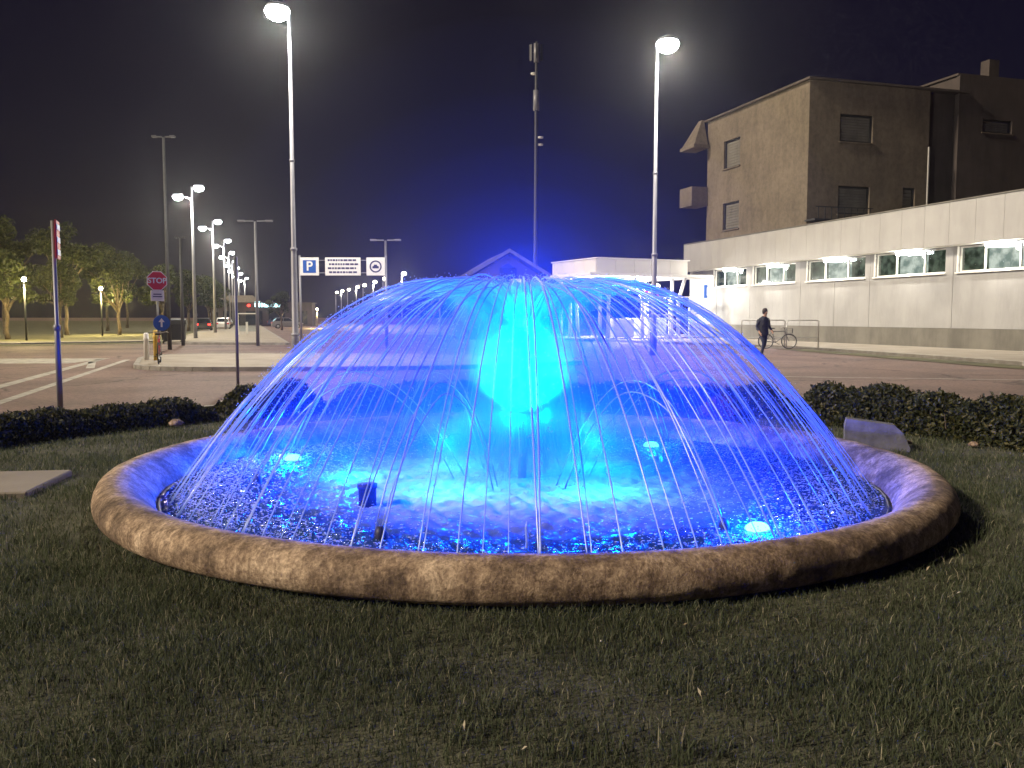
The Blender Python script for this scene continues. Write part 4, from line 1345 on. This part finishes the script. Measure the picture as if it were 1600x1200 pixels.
# ------------------------------------------------------------------ cars
def make_car(name, loc, rz, label, paint, tail=False, group='parked cars'):
    t = empty(name, loc, rz, label, 'car', group)
    def sec(x, w, zlo, zhi):
        return [(x, -w * .92, zlo), (x, -w, zlo + 0.14), (x, -w, zhi - 0.16), (x, -w * .9, zhi - 0.02), (x, w * .9, zhi - 0.02), (x, w, zhi - 0.16), (x, w, zlo + 0.14), (x, w * .92, zlo)]
    MB().loft([sec(-2.05, .72, .36, .80), sec(-1.98, .80, .26, .92), sec(-1.2, .86, .22, .96), (sec(0.0, .88, .22, .96)), sec(1.0, .86, .22, .95), sec(1.75, .80, .24, .84), sec(2.05, .66, .34, .70)]).build('body', paint, t, smooth=False)
    def cab(x, w, z):
        return [(x, -w, z), (x, w, z)]
    pr = [(-1.85, .93, .78), (-1.45, 1.36, .62), (-0.9, 1.46, .60), (0.15, 1.46, .60), (1.05, .93, .76)]
    b = MB()
    vs = [(x, s_ * w, z) for x, z, w in pr for s_ in (-1, 1)]
    fs = [(2 * i, 2 * i + 1, 2 * i + 3, 2 * i + 2) for i in range(4)] + [(0, 2, 4, 6, 8), (1, 9, 7, 5, 3)]
    b.add(vs, fs)
    b.build('cabin', paint, t)
    for s_ in (-1, 1):
        for xa, xb in ((-1.62, -0.62), (-0.54, 0.72)):
            za, zb = 1.0, 1.38
            def wz(x, z): return s_ * ((.77 - (z - .93) / .53 * .16) + 0.012)
            xt_a = max(xa, -1.38) if xa < -1 else xa
            xt_b = min(xb, 0.12)
            MB().add([(xa, wz(xa, za), za), (xb, wz(xb, za), za), (xt_b, wz(xt_b, zb), zb), (xt_a, wz(xt_a, zb), zb)], [(0, 1, 2, 3)]).build('side_window', M['car_glass'], t)
    MB().add([(0.98, -.66, 1.0), (0.98, .66, 1.0), (0.28, .54, 1.42), (0.28, -.54, 1.42)], [(0, 1, 2, 3)]).build('windscreen', M['car_glass'], t)
    MB().add([(-1.83, -.66, 1.0), (-1.83, .66, 1.0), (-1.50, .54, 1.36), (-1.50, -.54, 1.36)], [(3, 2, 1, 0)]).build('rear_window', M['car_glass'], t)
    for x in (-1.28, 1.30):
        for s_ in (-1, 1):
            w = MB()
            ring = lambda r_, y: [(x + r_ * math.cos(2 * math.pi * k / 18), y, 0.31 + r_ * math.sin(2 * math.pi * k / 18)) for k in range(18)]
            w.loft([ring(0.31, s_ * 0.68), ring(0.31, s_ * 0.89)])
            wh = w.build('wheel', M['rubber'], t)
            MB().loft([ring(0.19, s_ * 0.885), ring(0.17, s_ * 0.90)]).build('rim', M['steel'], wh)
    for s_ in (-1, 1):
        MB().box((1.94, s_ * 0.56, 0.66), (0.20, 0.26, 0.12), 0, 0, 0.02).build('headlight', M['sign_white'], t)
        MB().box((-2.03, s_ * 0.62, 0.76), (0.10, 0.26, 0.16), 0, 0, 0.02).build('tail_light', M['tail'] if tail else M['sign_red'], t)
    return t
M['car_glass'] = plain('car_glass', (0.02, 0.025, 0.03), 0.1, spec=0.8)
M['tail'] = glow('tail_glow', (1.0, 0.03, 0.02), 9.0)
paints = {'blue': (0.02, 0.03, 0.07), 'grey': (0.20, 0.19, 0.18), 'white': (0.6, 0.58, 0.55), 'dark': (0.03, 0.03, 0.03), 'red': (0.30, 0.04, 0.03)}
for k_, c_ in paints.items():
    M['car_' + k_] = plain('car_paint_' + k_, c_, 0.3, spec=0.6, vary=0.03)
make_car('car', (-37.2, 140.5, 0), R(12), 'dark blue car parked side-on left of the tall left street lamp', M['car_blue'])
make_car('car', (-33.9, 96.0, 0), R(107), 'small car with glowing red tail lights, right of the trees', M['car_dark'], True)
for k, (s_, c_) in enumerate(((12, 'white'), (19, 'red'), (26, 'grey'), (34, 'white'))):
    p = Vector((-33.0, 96, 0)) + DIR * s_ + Vector((0.9, 0, 0))
    make_car('car', p, R(107), ['white car parked directly beyond the red tail lights', 'reddish car second beyond the red tail lights', 'grey car third beyond the red tail lights', 'white car farthest in the parked row'][k], M['car_' + c_])
make_car('car', (-30.4, 118.0, 0), R(20), 'grey car parked near the low warm globe lamp', M['car_grey'])

# ------------------------------------------------------------------ waste container, glass shelter, lit shop far off
t = empty('waste_container', (-20.4, 52.6, 0.0), R(14), 'large dark wheeled waste container at the pavement edge on the left', 'container')
MB().loft([[(-0.62, -0.42, 0.22), (0.62, -0.42, 0.22), (0.62, 0.42, 0.22), (-0.62, 0.42, 0.22)], [(-0.72, -0.52, 1.15), (0.72, -0.52, 1.15), (0.72, 0.52, 1.15), (-0.72, 0.52, 1.15)]]).build('body', M['dark_metal'], t)
MB().loft([[(-0.76, -0.56, 1.16), (0.76, -0.56, 1.16), (0.76, 0.56, 1.16), (-0.76, 0.56, 1.16)], [(-0.74, -0.40, 1.42), (0.74, -0.40, 1.42), (0.74, 0.40, 1.42), (-0.74, 0.40, 1.42)], [(-0.72, -0.12, 1.52), (0.72, -0.12, 1.52), (0.72, 0.12, 1.52), (-0.72, 0.12, 1.52)]]).build('lid', M['black'], t)
for x in (-0.5, 0.5):
    for y in (-0.36, 0.36):
        MB().tube([(x, y - 0.04, 0.11), (x, y + 0.04, 0.11)], 0.11, 12).build('wheel', M['rubber'], t)

t = empty('glass_shelter', (-22.0, 72.5, 0.12), R(12), 'small glass shelter with white edge panel beyond the left post', 'shelter')
for x in (-0.75, 0.75):
    for y in (-0.4, 0.4):
        MB().box((x, y, 0.85), (0.06, 0.06, 1.7)).build('post', M['white_metal'], t)
MB().box((0, 0, 1.74), (1.7, 1.0, 0.08)).build('roof', M['white_metal'], t)
MB().box((0.80, -0.1, 0.8), (0.04, 0.55, 1.4)).build('end_panel', M['sign_white'], t)
MB().box((-0.02, -0.2, 0.55), (0.16, 0.16, 1.0)).build('pedestal', M['white_metal'], t)
MB().box((0, 0.4, 0.9), (1.42, 0.02, 1.3)).build('pane', M['shelter_glass'], t)

t = empty('shop_building', (-40.5, 143.5, 0), R(8), 'distant dark shop front with glowing cyan lettering and a red lamp', 'building')
MB().box((0, 3, 1.9), (15, 6, 3.8)).build('wall', M['stucco_dark'], t)
MB().box((0, 3, 3.85), (15.6, 6.6, 0.14)).build('roof', M['stucco_dark'], t)
for k in range(4):
    MB().box((-5.4 + k * 3.6, -0.03, 1.4), (2.6, 0.06, 2.2)).build('window', M['car_glass'], t)
M['neon'] = glow('neon_cyan', (0.55, 0.95, 1.0), 5.0)
lr = random.Random(9)
x = -1.5
while x < 3.2:
    w = lr.uniform(0.22, 0.5)
    h_ = lr.uniform(0.35, 0.75) if x > -0.6 else 0.85
    MB().box((x, -0.12, 3.15 + h_ / 2), (w, 0.12, h_), 0, 0, 0.05).build('letter', M['neon'], t)
    x += w + 0.14
MB().lathe([(0.01, -0.2), (0.2, -0.15), (0.26, 0), (0.2, 0.15), (0.01, 0.2)], 12, (-2.6, -0.2, 3.4)).build('red_lamp', M['tail'], t)

t = empty('far_house', (-47, 150, 0), R(10), 'pale far house with hipped roof behind the parked cars', 'house')
MB().box((0, 0, 1.6), (9, 6, 3.2)).build('wall', M['render_wall'], t)
MB().loft([[(-5, -3.5, 3.2), (5, -3.5, 3.2), (5, 3.5, 3.2), (-5, 3.5, 3.2)], [(-2.4, -0.2, 5.2), (2.4, -0.2, 5.2), (2.4, 0.2, 5.2), (-2.4, 0.2, 5.2)]]).build('roof', M['stucco'], t)
for x in (-2.8, 0, 2.8):
    MB().box((x, -3.03, 1.7), (1.1, 0.06, 1.2)).build('window', M['car_glass'], t)

# ------------------------------------------------------------------ foliage
M['leaf_tree'] = island('leaf_tree', [(0.0, (0.012, 0.018, 0.007)), (0.5, (0.026, 0.037, 0.011)), (0.85, (0.055, 0.068, 0.017)), (1.0, (0.10, 0.11, 0.03))], 0.55, 0.3, 0.35)
M['leaf_hedge'] = island('leaf_hedge', [(0.0, (0.020, 0.026, 0.012)), (0.5, (0.045, 0.052, 0.020)), (0.85, (0.095, 0.09, 0.03)), (1.0, (0.16, 0.14, 0.05))], 0.55, 0.3, 0.25)
M['bark'] = plain('bark', (0.10, 0.075, 0.05), 0.9, vary=0.4, scale=5, bump=0.7, bscale=18)
M['leaf_flower'] = island('leaf_flower', [(0.0, (0.10, 0.03, 0.03)), (1.0, (0.30, 0.14, 0.10))], 0.6, 0.2, 0.2)

def leaf_mesh(P, size, gen, up=0.0):
    """P Nx3 leaf centres; every leaf is a slightly folded pair of quads"""
    n = len(P)
    d1 = gen.normal(size=(n, 3)); d1 /= np.linalg.norm(d1, axis=1)[:, None]
    d2 = gen.normal(size=(n, 3)); d2[:, 2] += up
    d2 -= d1 * (d1 * d2).sum(1)[:, None]; d2 /= np.linalg.norm(d2, axis=1)[:, None]
    d3 = np.cross(d1, d2)
    s_ = (size * gen.uniform(0.6, 1.35, n))[:, None]
    a = P - d1 * s_
    c = P + d1 * s_
    b_ = P + d2 * s_ * 0.45 + d3 * s_ * 0.16
    d = P - d2 * s_ * 0.45 + d3 * s_ * 0.16
    vs = np.stack([a, b_, c, d], 1).reshape(-1, 3)
    f0 = np.arange(n)[:, None] * 4
    fs = np.concatenate([f0 + [0, 1, 2], f0 + [0, 2, 3]], 1).reshape(-1, 3)
    return vs, fs

def make_tree(seed, H, spread, nleaf, lsize):
    g = np.random.default_rng(seed)
    pr = random.Random(seed)
    tb_ = MB()
    th = H * 0.42
    trunk = [(0.05 * math.sin(2.1 * k + seed), 0.05 * math.cos(1.7 * k + seed), th * k / 5) for k in range(6)]
    tb_.tube(trunk, [0.20, 0.16, 0.14, 0.13, 0.12, 0.10], 9)
    clumps = []
    for k in range(11):
        a = 2 * math.pi * k / 11 * 2.4 + pr.uniform(-.4, .4)
        zz = th * pr.uniform(0.65, 1.0)
        rr_ = spread * pr.uniform(0.25, 0.95)
        ze = th + (H - th) * pr.uniform(0.08, 0.9) * (1.1 - 0.45 * rr_ / spread)
        e = Vector((rr_ * math.cos(a), rr_ * math.sin(a), ze))
        s0 = Vector((0, 0, zz))
        m1 = s0.lerp(e, 0.5) + Vector((pr.uniform(-.2, .2), pr.uniform(-.2, .2), 0.25))
        tb_.tube([s0, m1, e], [0.075, 0.05, 0.018], 6)
        clumps.append((e, spread * pr.uniform(0.26, 0.44)))
        clumps.append((m1.lerp(e, 0.6) + Vector((pr.uniform(-.5, .5), pr.uniform(-.5, .5), pr.uniform(0, .6))), spread * pr.uniform(0.2, 0.34)))
    tb_.tube([(0, 0, th), (0.1, 0.05, th + (H - th) * .5), (0.0, 0.1, H * 0.93)], [0.10, 0.06, 0.02], 6)
    clumps.append((Vector((0, 0.1, H * 0.9)), spread * 0.36))
    clumps.append((Vector((0, 0, H * 0.7)), spread * 0.42))
    wts = np.array([c[1] ** 2 for c in clumps]); wts /= wts.sum()
    idx = g.choice(len(clumps), nleaf, p=wts)
    cen = np.array([tuple(c[0]) for c in clumps])[idx]
    rad_ = np.array([c[1] for c in clumps])[idx]
    dirs = g.normal(size=(nleaf, 3)); dirs /= np.linalg.norm(dirs, axis=1)[:, None]
    P = cen + dirs * (rad_ * g.uniform(0.15, 1.0, nleaf) ** 0.5)[:, None] * [1, 1, 0.75]
    vs, fs = leaf_mesh(P, lsize, g)
    return tb_, vs, fs

protos = []
def tree_things(kind, seed, H, spread, nleaf, lsize, spots):
    tb_, vs, fs = make_tree(seed, H, spread, nleaf, lsize)
    root = empty(kind, (0, 0, 0))
    tb_.build('trunk', M['bark'], root, smooth=True)
    raw_mesh('crown', vs, fs, M['leaf_tree'], root)
    for k, (x, y, sc, rz, lab) in enumerate(spots):
        o = root if k == 0 else copy_tree(root)
        o.location = (x, y, 0.02)
        o.scale = (sc, sc, sc)
        o.rotation_euler = (0, 0, rz)
        tag(o, lab, 'tree', 'trees on the left verge')
tree_things('broad_tree', 3, 9.6, 3.1, 5600, 0.17, [
    (-38.3, 75, 1.03, 0.3, 'large dark broad tree right of the edge-on road sign'),
    (-46.5, 80, 1.15, 2.1, 'broad tree at the left picture edge behind the globe lamp'),
    (-44.5, 96, 1.0, 4.0, 'broad tree far behind the large dark tree'),
    (-52.0, 118, 1.1, 5.0, 'distant broad tree above the blue roundel')])
tree_things('round_tree', 8, 6.4, 2.1, 3300, 0.15, [
    (-35.6, 61.5, 1.0, 0.0, 'yellow-lit small tree at the left picture edge'),
    (-34.2, 66.0, 0.95, 1.3, 'yellow-lit small tree beside the edge-on road sign'),
    (-34.0, 75.5, 1.0, 2.6, 'yellow-lit small tree under the large dark one'),
    (-33.8, 84.5, 1.05, 3.3, 'small tree directly behind the stop sign'),
    (-35.2, 95.0, 1.05, 4.4, 'small tree beside the thin lamp post'),
    (-37.5, 108.0, 1.05, 5.2, 'small tree beyond the waste container'),
    (-42.0, 122.0, 1.1, 0.8, 'farthest small tree by the parked cars'),
    (-27.2, 103.0, 0.72, 1.9, 'small yellow-lit tree left of the tall left street lamp'),
    (-39.8, 62.0, 1.15, 2.2, 'dark tree trunked leftmost of the verge')])

# low hedges round the lawn
def hedge(name, a0, a1, r0, r1, h0, h1, nleaf, lsize, seed, label, mat='leaf_hedge'):
    g = np.random.default_rng(seed)
    t = empty(name, FC, 0, label, 'hedge', 'low hedges round the lawn')
    a = g.uniform(R(a0), R(a1), nleaf)
    lump = 0.88 + 0.06 * np.sin(a * 23 + seed) + 0.07 * np.sin(a * 51 + 2 * seed) + 0.05 * np.sin(a * 9)
    f = (a - R(a0)) / (R(a1) - R(a0))
    hh = (h0 + (h1 - h0) * f) * lump
    endf = np.clip(np.minimum(f, 1 - f) * (R(a1) - R(a0)) * 8.0 / 0.35, 0.25, 1) ** 0.5
    hh *= endf
    # more leaves in the skin than inside
    u = g.uniform(-1, 1, nleaf)
    prof_ = (1 - np.abs(u) ** 3.0)
    z = hh * prof_ * g.uniform(0.0, 1.0, nleaf) ** 0.38
    r = (r0 + r1) / 2 + u * (r1 - r0) / 2 * (0.9 + 0.1 * lump)
    P = np.c_[r * np.cos(a), r * np.sin(a), 0.03 + z + g.normal(0, 0.02, nleaf)]
    vs, fs = leaf_mesh(P, lsize, g, 0.6)
    raw_mesh('foliage', vs, fs, M[mat], t)
    b = MB()
    pr = random.Random(seed)
    for k in range(max(6, int((a1 - a0) * 0.9))):
        aa_ = R(pr.uniform(a0, a1)); rr_ = pr.uniform(r0 + .1, r1 - .1)
        p = Vector((rr_ * math.cos(aa_), rr_ * math.sin(aa_), 0))
        b.tube([p, p + Vector((pr.uniform(-.08, .08), pr.uniform(-.08, .08), min(h0, h1) * 0.6))], [0.012, 0.005], 4)
    b.build('stems', M['bark'], t)['kind'] = 'stuff'
    return t
hedge('hedge', 133, 166, 6.75, 7.75, 0.34, 0.42, 15000, 0.035, 21, 'very low dark hedge on the left, before the edge-on road sign')
hedge('hedge', 118, 131, 6.7, 7.8, 0.55, 0.52, 9000, 0.036, 22, 'higher dark hedge clump left behind the fountain rim')
hedge('hedge', 52, 116, 6.7, 7.7, 0.50, 0.50, 22000, 0.038, 23, 'dark hedge straight behind the fountain, seen through the jets')
hedge('hedge', -12, 50, 6.3, 7.9, 0.63, 0.60, 42000, 0.038, 24, 'tall dark hedge with lit leaf tips along the right')
hedge('flowering_shrub', 56, 62, 6.0, 6.6, 0.42, 0.42, 1500, 0.03, 25, 'small reddish flowering shrub behind the rim on the right', 'leaf_flower')

# ------------------------------------------------------------------ person with a backpack walking before the rack
M['skin'] = plain('skin', (0.42, 0.26, 0.18), 0.6, vary=0.05)
M['coat'] = plain('coat', (0.020, 0.022, 0.032), 0.8)
M['jeans'] = plain('jeans', (0.022, 0.028, 0.055), 0.85)
M['hair'] = plain('hair', (0.030, 0.018, 0.012), 0.7)
M['shoe'] = plain('shoe', (0.02, 0.02, 0.02), 0.6)
pers = empty('person', (10.2, 35.4, 0.0), R(200), 'person in dark coat and jeans with a backpack walking past the bike rack', 'person')
def skin_body():
    me = bpy.data.meshes.new('body')
    J = {}
    vs, es, rs = [], [], []
    def add(n_, p, r_, par=None):
        J[n_] = len(vs); vs.append(p); rs.append(r_)
        if par is not None: es.append((J[par], J[n_]))
    add('pelvis', (0, 0, 0.96), (0.165, 0.12))
    add('waist', (0, 0.01, 1.12), (0.15, 0.11), 'pelvis')
    add('chest', (0, 0.03, 1.34), (0.185, 0.13), 'waist')
    add('neckb', (0, 0.05, 1.50), (0.085, 0.08), 'chest')
    add('neck', (0, 0.07, 1.56), (0.058, 0.06), 'neckb')
    add('jaw', (0, 0.10, 1.63), (0.070, 0.085), 'neck')
    add('head', (0, 0.10, 1.72), (0.082, 0.100), 'jaw')
    add('crown', (0, 0.09, 1.79), (0.060, 0.075), 'head')
    for s_, nm, el, wr_, hp, kn, an, toe in ((1, 'R', (0.27, -0.06, 1.16), (0.25, 0.10, 0.95), (0.10, 0, 0.90), (0.11, 0.20, 0.52), (0.11, 0.10, 0.11), (0.12, 0.26, 0.04)),
                                     (-1, 'L', (-0.27, 0.02, 1.15), (-0.24, 0.20, 1.00), (-0.10, 0, 0.90), (-0.11, -0.02, 0.50), (-0.11, -0.26, 0.15), (-0.12, -0.14, 0.04))):
        add('sh' + nm, (s_ * 0.19, 0.03, 1.43), (0.075, 0.075), 'chest')
        add('el' + nm, el, (0.052, 0.052), 'sh' + nm)
        add('wr' + nm, wr_, (0.034, 0.036), 'el' + nm)
        w = Vector(wr_); d = (w - Vector(el)).normalized()
        add('pa' + nm, tuple(w + d * 0.06), (0.024, 0.036), 'wr' + nm)
        for q in range(4):
            off = Vector((0, -0.030 + 0.020 * q, 0))
            L_ = (0.065, 0.078, 0.074, 0.058)[q]
            add('f%d%s' % (q, nm), tuple(w + d * 0.105 + off), (0.010, 0.010), 'pa' + nm)
            add('g%d%s' % (q, nm), tuple(w + d * (0.105 + L_ * .55) + off + Vector((-s_ * 0.012, 0, -0.01))), (0.009, 0.009), 'f%d%s' % (q, nm))
            add('t%d%s' % (q, nm), tuple(w + d * (0.105 + L_ * .85) + off + Vector((-s_ * 0.032, 0, -0.012))), (0.007, 0.007), 'g%d%s' % (q, nm))
        add('th' + nm, tuple(w + d * 0.05 + Vector((-s_ * 0.01, 0.05, 0))), (0.011, 0.011), 'pa' + nm)
        add('tt' + nm, tuple(w + d * 0.10 + Vector((-s_ * 0.02, 0.065, 0))), (0.009, 0.009), 'th' + nm)
        add('hp' + nm, hp, (0.10, 0.105), 'pelvis')
        add('kn' + nm, kn, (0.064, 0.064), 'hp' + nm)
        add('an' + nm, an, (0.044, 0.046), 'kn' + nm)
        add('to' + nm, toe, (0.036, 0.032), 'an' + nm)
    me.from_pydata(vs, es, [])
    o = put('body', me, pers)
    sk = o.modifiers.new('skin', 'SKIN')
    sk.use_smooth_shade = True
    for v_, r_ in zip(me.skin_vertices[0].data, rs):
        v_.radius = r_
    me.skin_vertices[0].data[0].use_root = True
    ss = o.modifiers.new('sub', 'SUBSURF'); ss.levels = 1; ss.render_levels = 1
    bpy.context.view_layer.update()
    dg = bpy.context.evaluated_depsgraph_get()
    m2 = bpy.data.meshes.new_from_object(o.evaluated_get(dg))
    o.modifiers.clear()
    o.data = m2
    m2.materials.clear()
    for k_ in ('skin', 'coat', 'jeans', 'shoe'):
        m2.materials.append(M[k_])
    for p in m2.polygons:
        c = p.center
        hand = abs(c.x) > 0.19 and c.z < 1.02 and c.z > 0.80 and c.y > 0.09
        if c.z > 1.545: k_ = 0
        elif hand: k_ = 0
        elif c.z > 0.90 or (abs(c.x) > 0.2 and c.z > 0.8): k_ = 1
        elif c.z > 0.12: k_ = 2
        else: k_ = 3
        p.material_index = k_
        p.use_smooth = True
    return o
pers.scale = (1.06, 1.06, 1.06)
body = skin_body()
hm = MB()
hm.lathe([(0.005, 0.125), (0.06, 0.11), (0.098, 0.05), (0.105, -0.02), (0.09, -0.09), (0.05, -0.12)], 18, (0, 0.075, 1.745))
hm.build('hair', M['hair'], pers, smooth=True)
b = MB()
b.box((0, 0.205, 1.70), (0.026, 0.03, 0.05), 0, 0, 0.008)
b.build('nose', M['skin'], pers)
b = MB()
for q in (-1, 1):
    b.box((q * 0.033, 0.197, 1.735), (0.024, 0.012, 0.012))
b.box((0, 0.192, 1.655), (0.05, 0.01, 0.01))
b.build('face_features', M['hair'], pers)
b = MB()
b.loft([[(x * w, y, z) for x, y in ((-1, -0.10), (1, -0.10), (1, 0.06), (-1, 0.06))] for w, z in ((0.15, 0.93), (0.20, 0.96))] , cap=False)
b = MB()
for z, w, d0, d1 in ():
    pass
rings_ = []
for z, w, dd in ((0.82, 0.21, 0.155), (0.95, 0.20, 0.15), (1.12, 0.175, 0.13), (1.34, 0.205, 0.15), (1.46, 0.17, 0.12), (1.53, 0.08, 0.08)):
    rings_.append([(w * math.cos(2 * math.pi * k / 16), 0.03 + dd * math.sin(2 * math.pi * k / 16), z) for k in range(16)])
b.loft(rings_, cap=False)
b.build('coat', M['coat'], pers, smooth=True)
bp_ = empty('backpack', (0, 0, 0), 0, 'dark rounded backpack on the walking person', 'backpack')
bp_.location = pers.location
bp_.scale = pers.scale
bp_.rotation_euler = pers.rotation_euler
MB().box((0, -0.20, 1.22), (0.30, 0.17, 0.44), 0, 0, 0.05).build('bag', M['black'], bp_, smooth=False)
MB().box((0, -0.30, 1.12), (0.22, 0.05, 0.20), 0, 0, 0.02).build('pocket', M['black'], bp_)
for q in (-1, 1):
    MB().tube([(q * 0.11, -0.12, 1.42), (q * 0.125, 0.0, 1.50), (q * 0.13, 0.17, 1.42), (q * 0.14, 0.19, 1.26), (q * 0.15, 0.05, 1.08), (q * 0.13, -0.12, 1.04)], 0.017, 6).build('strap', M['black'], bp_)

# ------------------------------------------------------------------ grass
M['grass'] = island('grass_blades', [(0.0, (0.052, 0.066, 0.036)), (0.45, (0.098, 0.120, 0.064)), (0.8, (0.15, 0.172, 0.098)), (0.94, (0.24, 0.24, 0.16)), (1.0, (0.48, 0.43, 0.30))], 0.6, 0.25, 0.45)
def grass(n, box_, dens_fn, h_lo, h_hi, w_):
    g = rng
    x = g.uniform(box_[0], box_[1], n); y = g.uniform(box_[2], box_[3], n)
    rr_ = np.hypot(x - FC.x, y - FC.y)
    keep = (rr_ > 3.72) & (rr_ < 7.2) if box_[2] > 5 else (rr_ > 3.72)
    sx, sy = x + 5.75, y - 8.15
    keep &= ~((np.abs(sx) < 1.3) & (np.abs(sy - 0.14 * sx) < 0.58))
    # stay inside what the lens can see, with a margin
    keep &= np.abs(x) < y * 0.66 + 2.2
    patch = 0.5 + 0.5 * np.sin(x * 2.3 + 1.3 * np.sin(y * 1.9)) * np.sin(y * 2.9 + 1.1 * np.sin(x * 1.7))
    keep &= g.uniform(0, 1, n) < 0.45 + 0.55 * patch
    x, y, patch = x[keep], y[keep], patch[keep]
    n = len(x)
    hh = g.uniform(h_lo, h_hi, n) * (0.65 + 0.6 * patch)
    a = g.uniform(0, 2 * np.pi, n)
    la = g.uniform(0, 2 * np.pi, n)
    lean = hh * g.uniform(0.1, 0.9, n)
    wv = np.c_[np.cos(a), np.sin(a), np.zeros(n)] * (w_ * g.uniform(0.6, 1.3, n))[:, None]
    p0 = np.c_[x, y, np.full(n, 0.008)]
    p1 = p0 + np.c_[np.cos(la) * lean * 0.35, np.sin(la) * lean * 0.35, hh * 0.6]
    p2 = p0 + np.c_[np.cos(la) * lean, np.sin(la) * lean, hh * (1 - 0.25 * lean / hh)]
    vs = np.stack([p0 - wv, p0 + wv, p1 + wv * 0.8, p1 - wv * 0.8, p2], 1).reshape(-1, 3)
    f0 = np.arange(n)[:, None] * 5
    fs = np.concatenate([f0 + [0, 1, 2], f0 + [0, 2, 3], f0 + [3, 2, 4]], 1).reshape(-1, 3)
    return vs, fs
def tufts(nc, per):
    g = rng
    cx = g.uniform(-4, 4, nc); cy_ = g.uniform(2.5, 9.5, nc)
    k_ = (np.hypot(cx - FC.x, cy_ - FC.y) > 3.95) & (np.abs(cx) < cy_ * 0.66 + 0.6)
    cx, cy_ = cx[k_], cy_[k_]
    n = len(cx) * per
    x = np.repeat(cx, per) + g.normal(0, 0.03, n); y = np.repeat(cy_, per) + g.normal(0, 0.03, n)
    hh = np.repeat(g.uniform(0.07, 0.15, len(cx)), per) * g.uniform(0.6, 1.1, n)
    a = g.uniform(0, 2 * np.pi, n); la = g.uniform(0, 2 * np.pi, n); lean = hh * g.uniform(0.2, 0.9, n)
    wv = np.c_[np.cos(a), np.sin(a), np.zeros(n)] * (0.0024 * g.uniform(0.6, 1.3, n))[:, None]
    p0 = np.c_[x, y, np.full(n, 0.008)]
    p1 = p0 + np.c_[np.cos(la) * lean * 0.35, np.sin(la) * lean * 0.35, hh * 0.6]
    p2 = p0 + np.c_[np.cos(la) * lean, np.sin(la) * lean, hh * (1 - 0.25 * lean / hh)]
    vs = np.stack([p0 - wv, p0 + wv, p1 + wv * 0.8, p1 - wv * 0.8, p2], 1).reshape(-1, 3)
    f0 = np.arange(n)[:, None] * 5
    return vs, np.concatenate([f0 + [0, 1, 2], f0 + [0, 2, 3], f0 + [3, 2, 4]], 1).reshape(-1, 3)
sets = [tufts(520, 14), grass(320000, (-6.0, 6.0, 2.2, 5.6), None, 0.025, 0.075, 0.0022),
        grass(150000, (-7.3, 7.3, 5.6, 10.0), None, 0.03, 0.085, 0.003),
        grass(90000, (-7.3, 7.3, 10.0, 15.6), None, 0.03, 0.085, 0.004)]
off, AV, AF = 0, [], []
for vs, fs in sets:
    AV.append(vs); AF.append(fs + off); off += len(vs)
go = raw_mesh('grass', np.concatenate(AV), np.concatenate(AF), M['grass'])
tag(go, 'short rough grass of the lawn round the fountain', 'grass', kind='stuff')

# fallen leaves and bits of litter on the lawn
M['litter'] = island('dry_leaf', [(0.0, (0.30, 0.24, 0.15)), (1.0, (0.62, 0.58, 0.50))], 0.7, 0.2)
lr = np.random.default_rng(12)
n = 190
x = lr.uniform(-4, 4.5, n); y = lr.uniform(2.6, 12, n)
k_ = (np.hypot(x - FC.x, y - FC.y) > 3.95) & (np.hypot(x - FC.x, y - FC.y) < 6.5) | (y < 4.2)
x, y = x[k_], y[k_]
vs, fs = leaf_mesh(np.c_[x, y, lr.uniform(0.05, 0.075, len(x))], 0.016, lr)
lo_ = raw_mesh('fallen_leaves', vs, fs, M['litter'])
tag(lo_, 'pale fallen leaves scattered on the grass', 'leaves', kind='stuff')
for x, y, s_, lab in ((5.0, 10.9, 0.05, 'small pale stone in the grass by the right hedge'), (5.75, 10.75, 0.06, 'pale pebble at the foot of the right hedge, rightmost'), (-4.95, 12.75, 0.10, 'pale stone between the two left hedges')):
    st = MB().lathe([(0.01, 0), (s_, 0.2 * s_), (s_ * 1.1, 0.6 * s_), (s_ * 0.6, s_), (0.01, 1.1 * s_)], 9).build('stone', M['rim'], None, smooth=True)
    st.location = (x, y, 0.03)
    tag(st, lab, 'stone')

# ------------------------------------------------------------------ thin haze added to give the lamps glare-like halos
HAZE = 0.00025
hz = bpy.data.materials.new('haze')
hz.use_nodes = True
hn, hl = hz.node_tree.nodes, hz.node_tree.links
hn.clear()
ho = hn.new('ShaderNodeOutputMaterial')
hv = hn.new('ShaderNodeVolumePrincipled')
hv.inputs['Color'].default_value = (0.95, 0.96, 1.0, 1)
hv.inputs['Density'].default_value = HAZE
hv.inputs['Anisotropy'].default_value = 0.86
hl.new(hv.outputs[0], ho.inputs['Volume'])
if HAZE > 0:
    hb = MB().box((-40, 122, 15.5), (200, 284, 33)).build('haze', hz)
    tag(hb, kind='stuff')
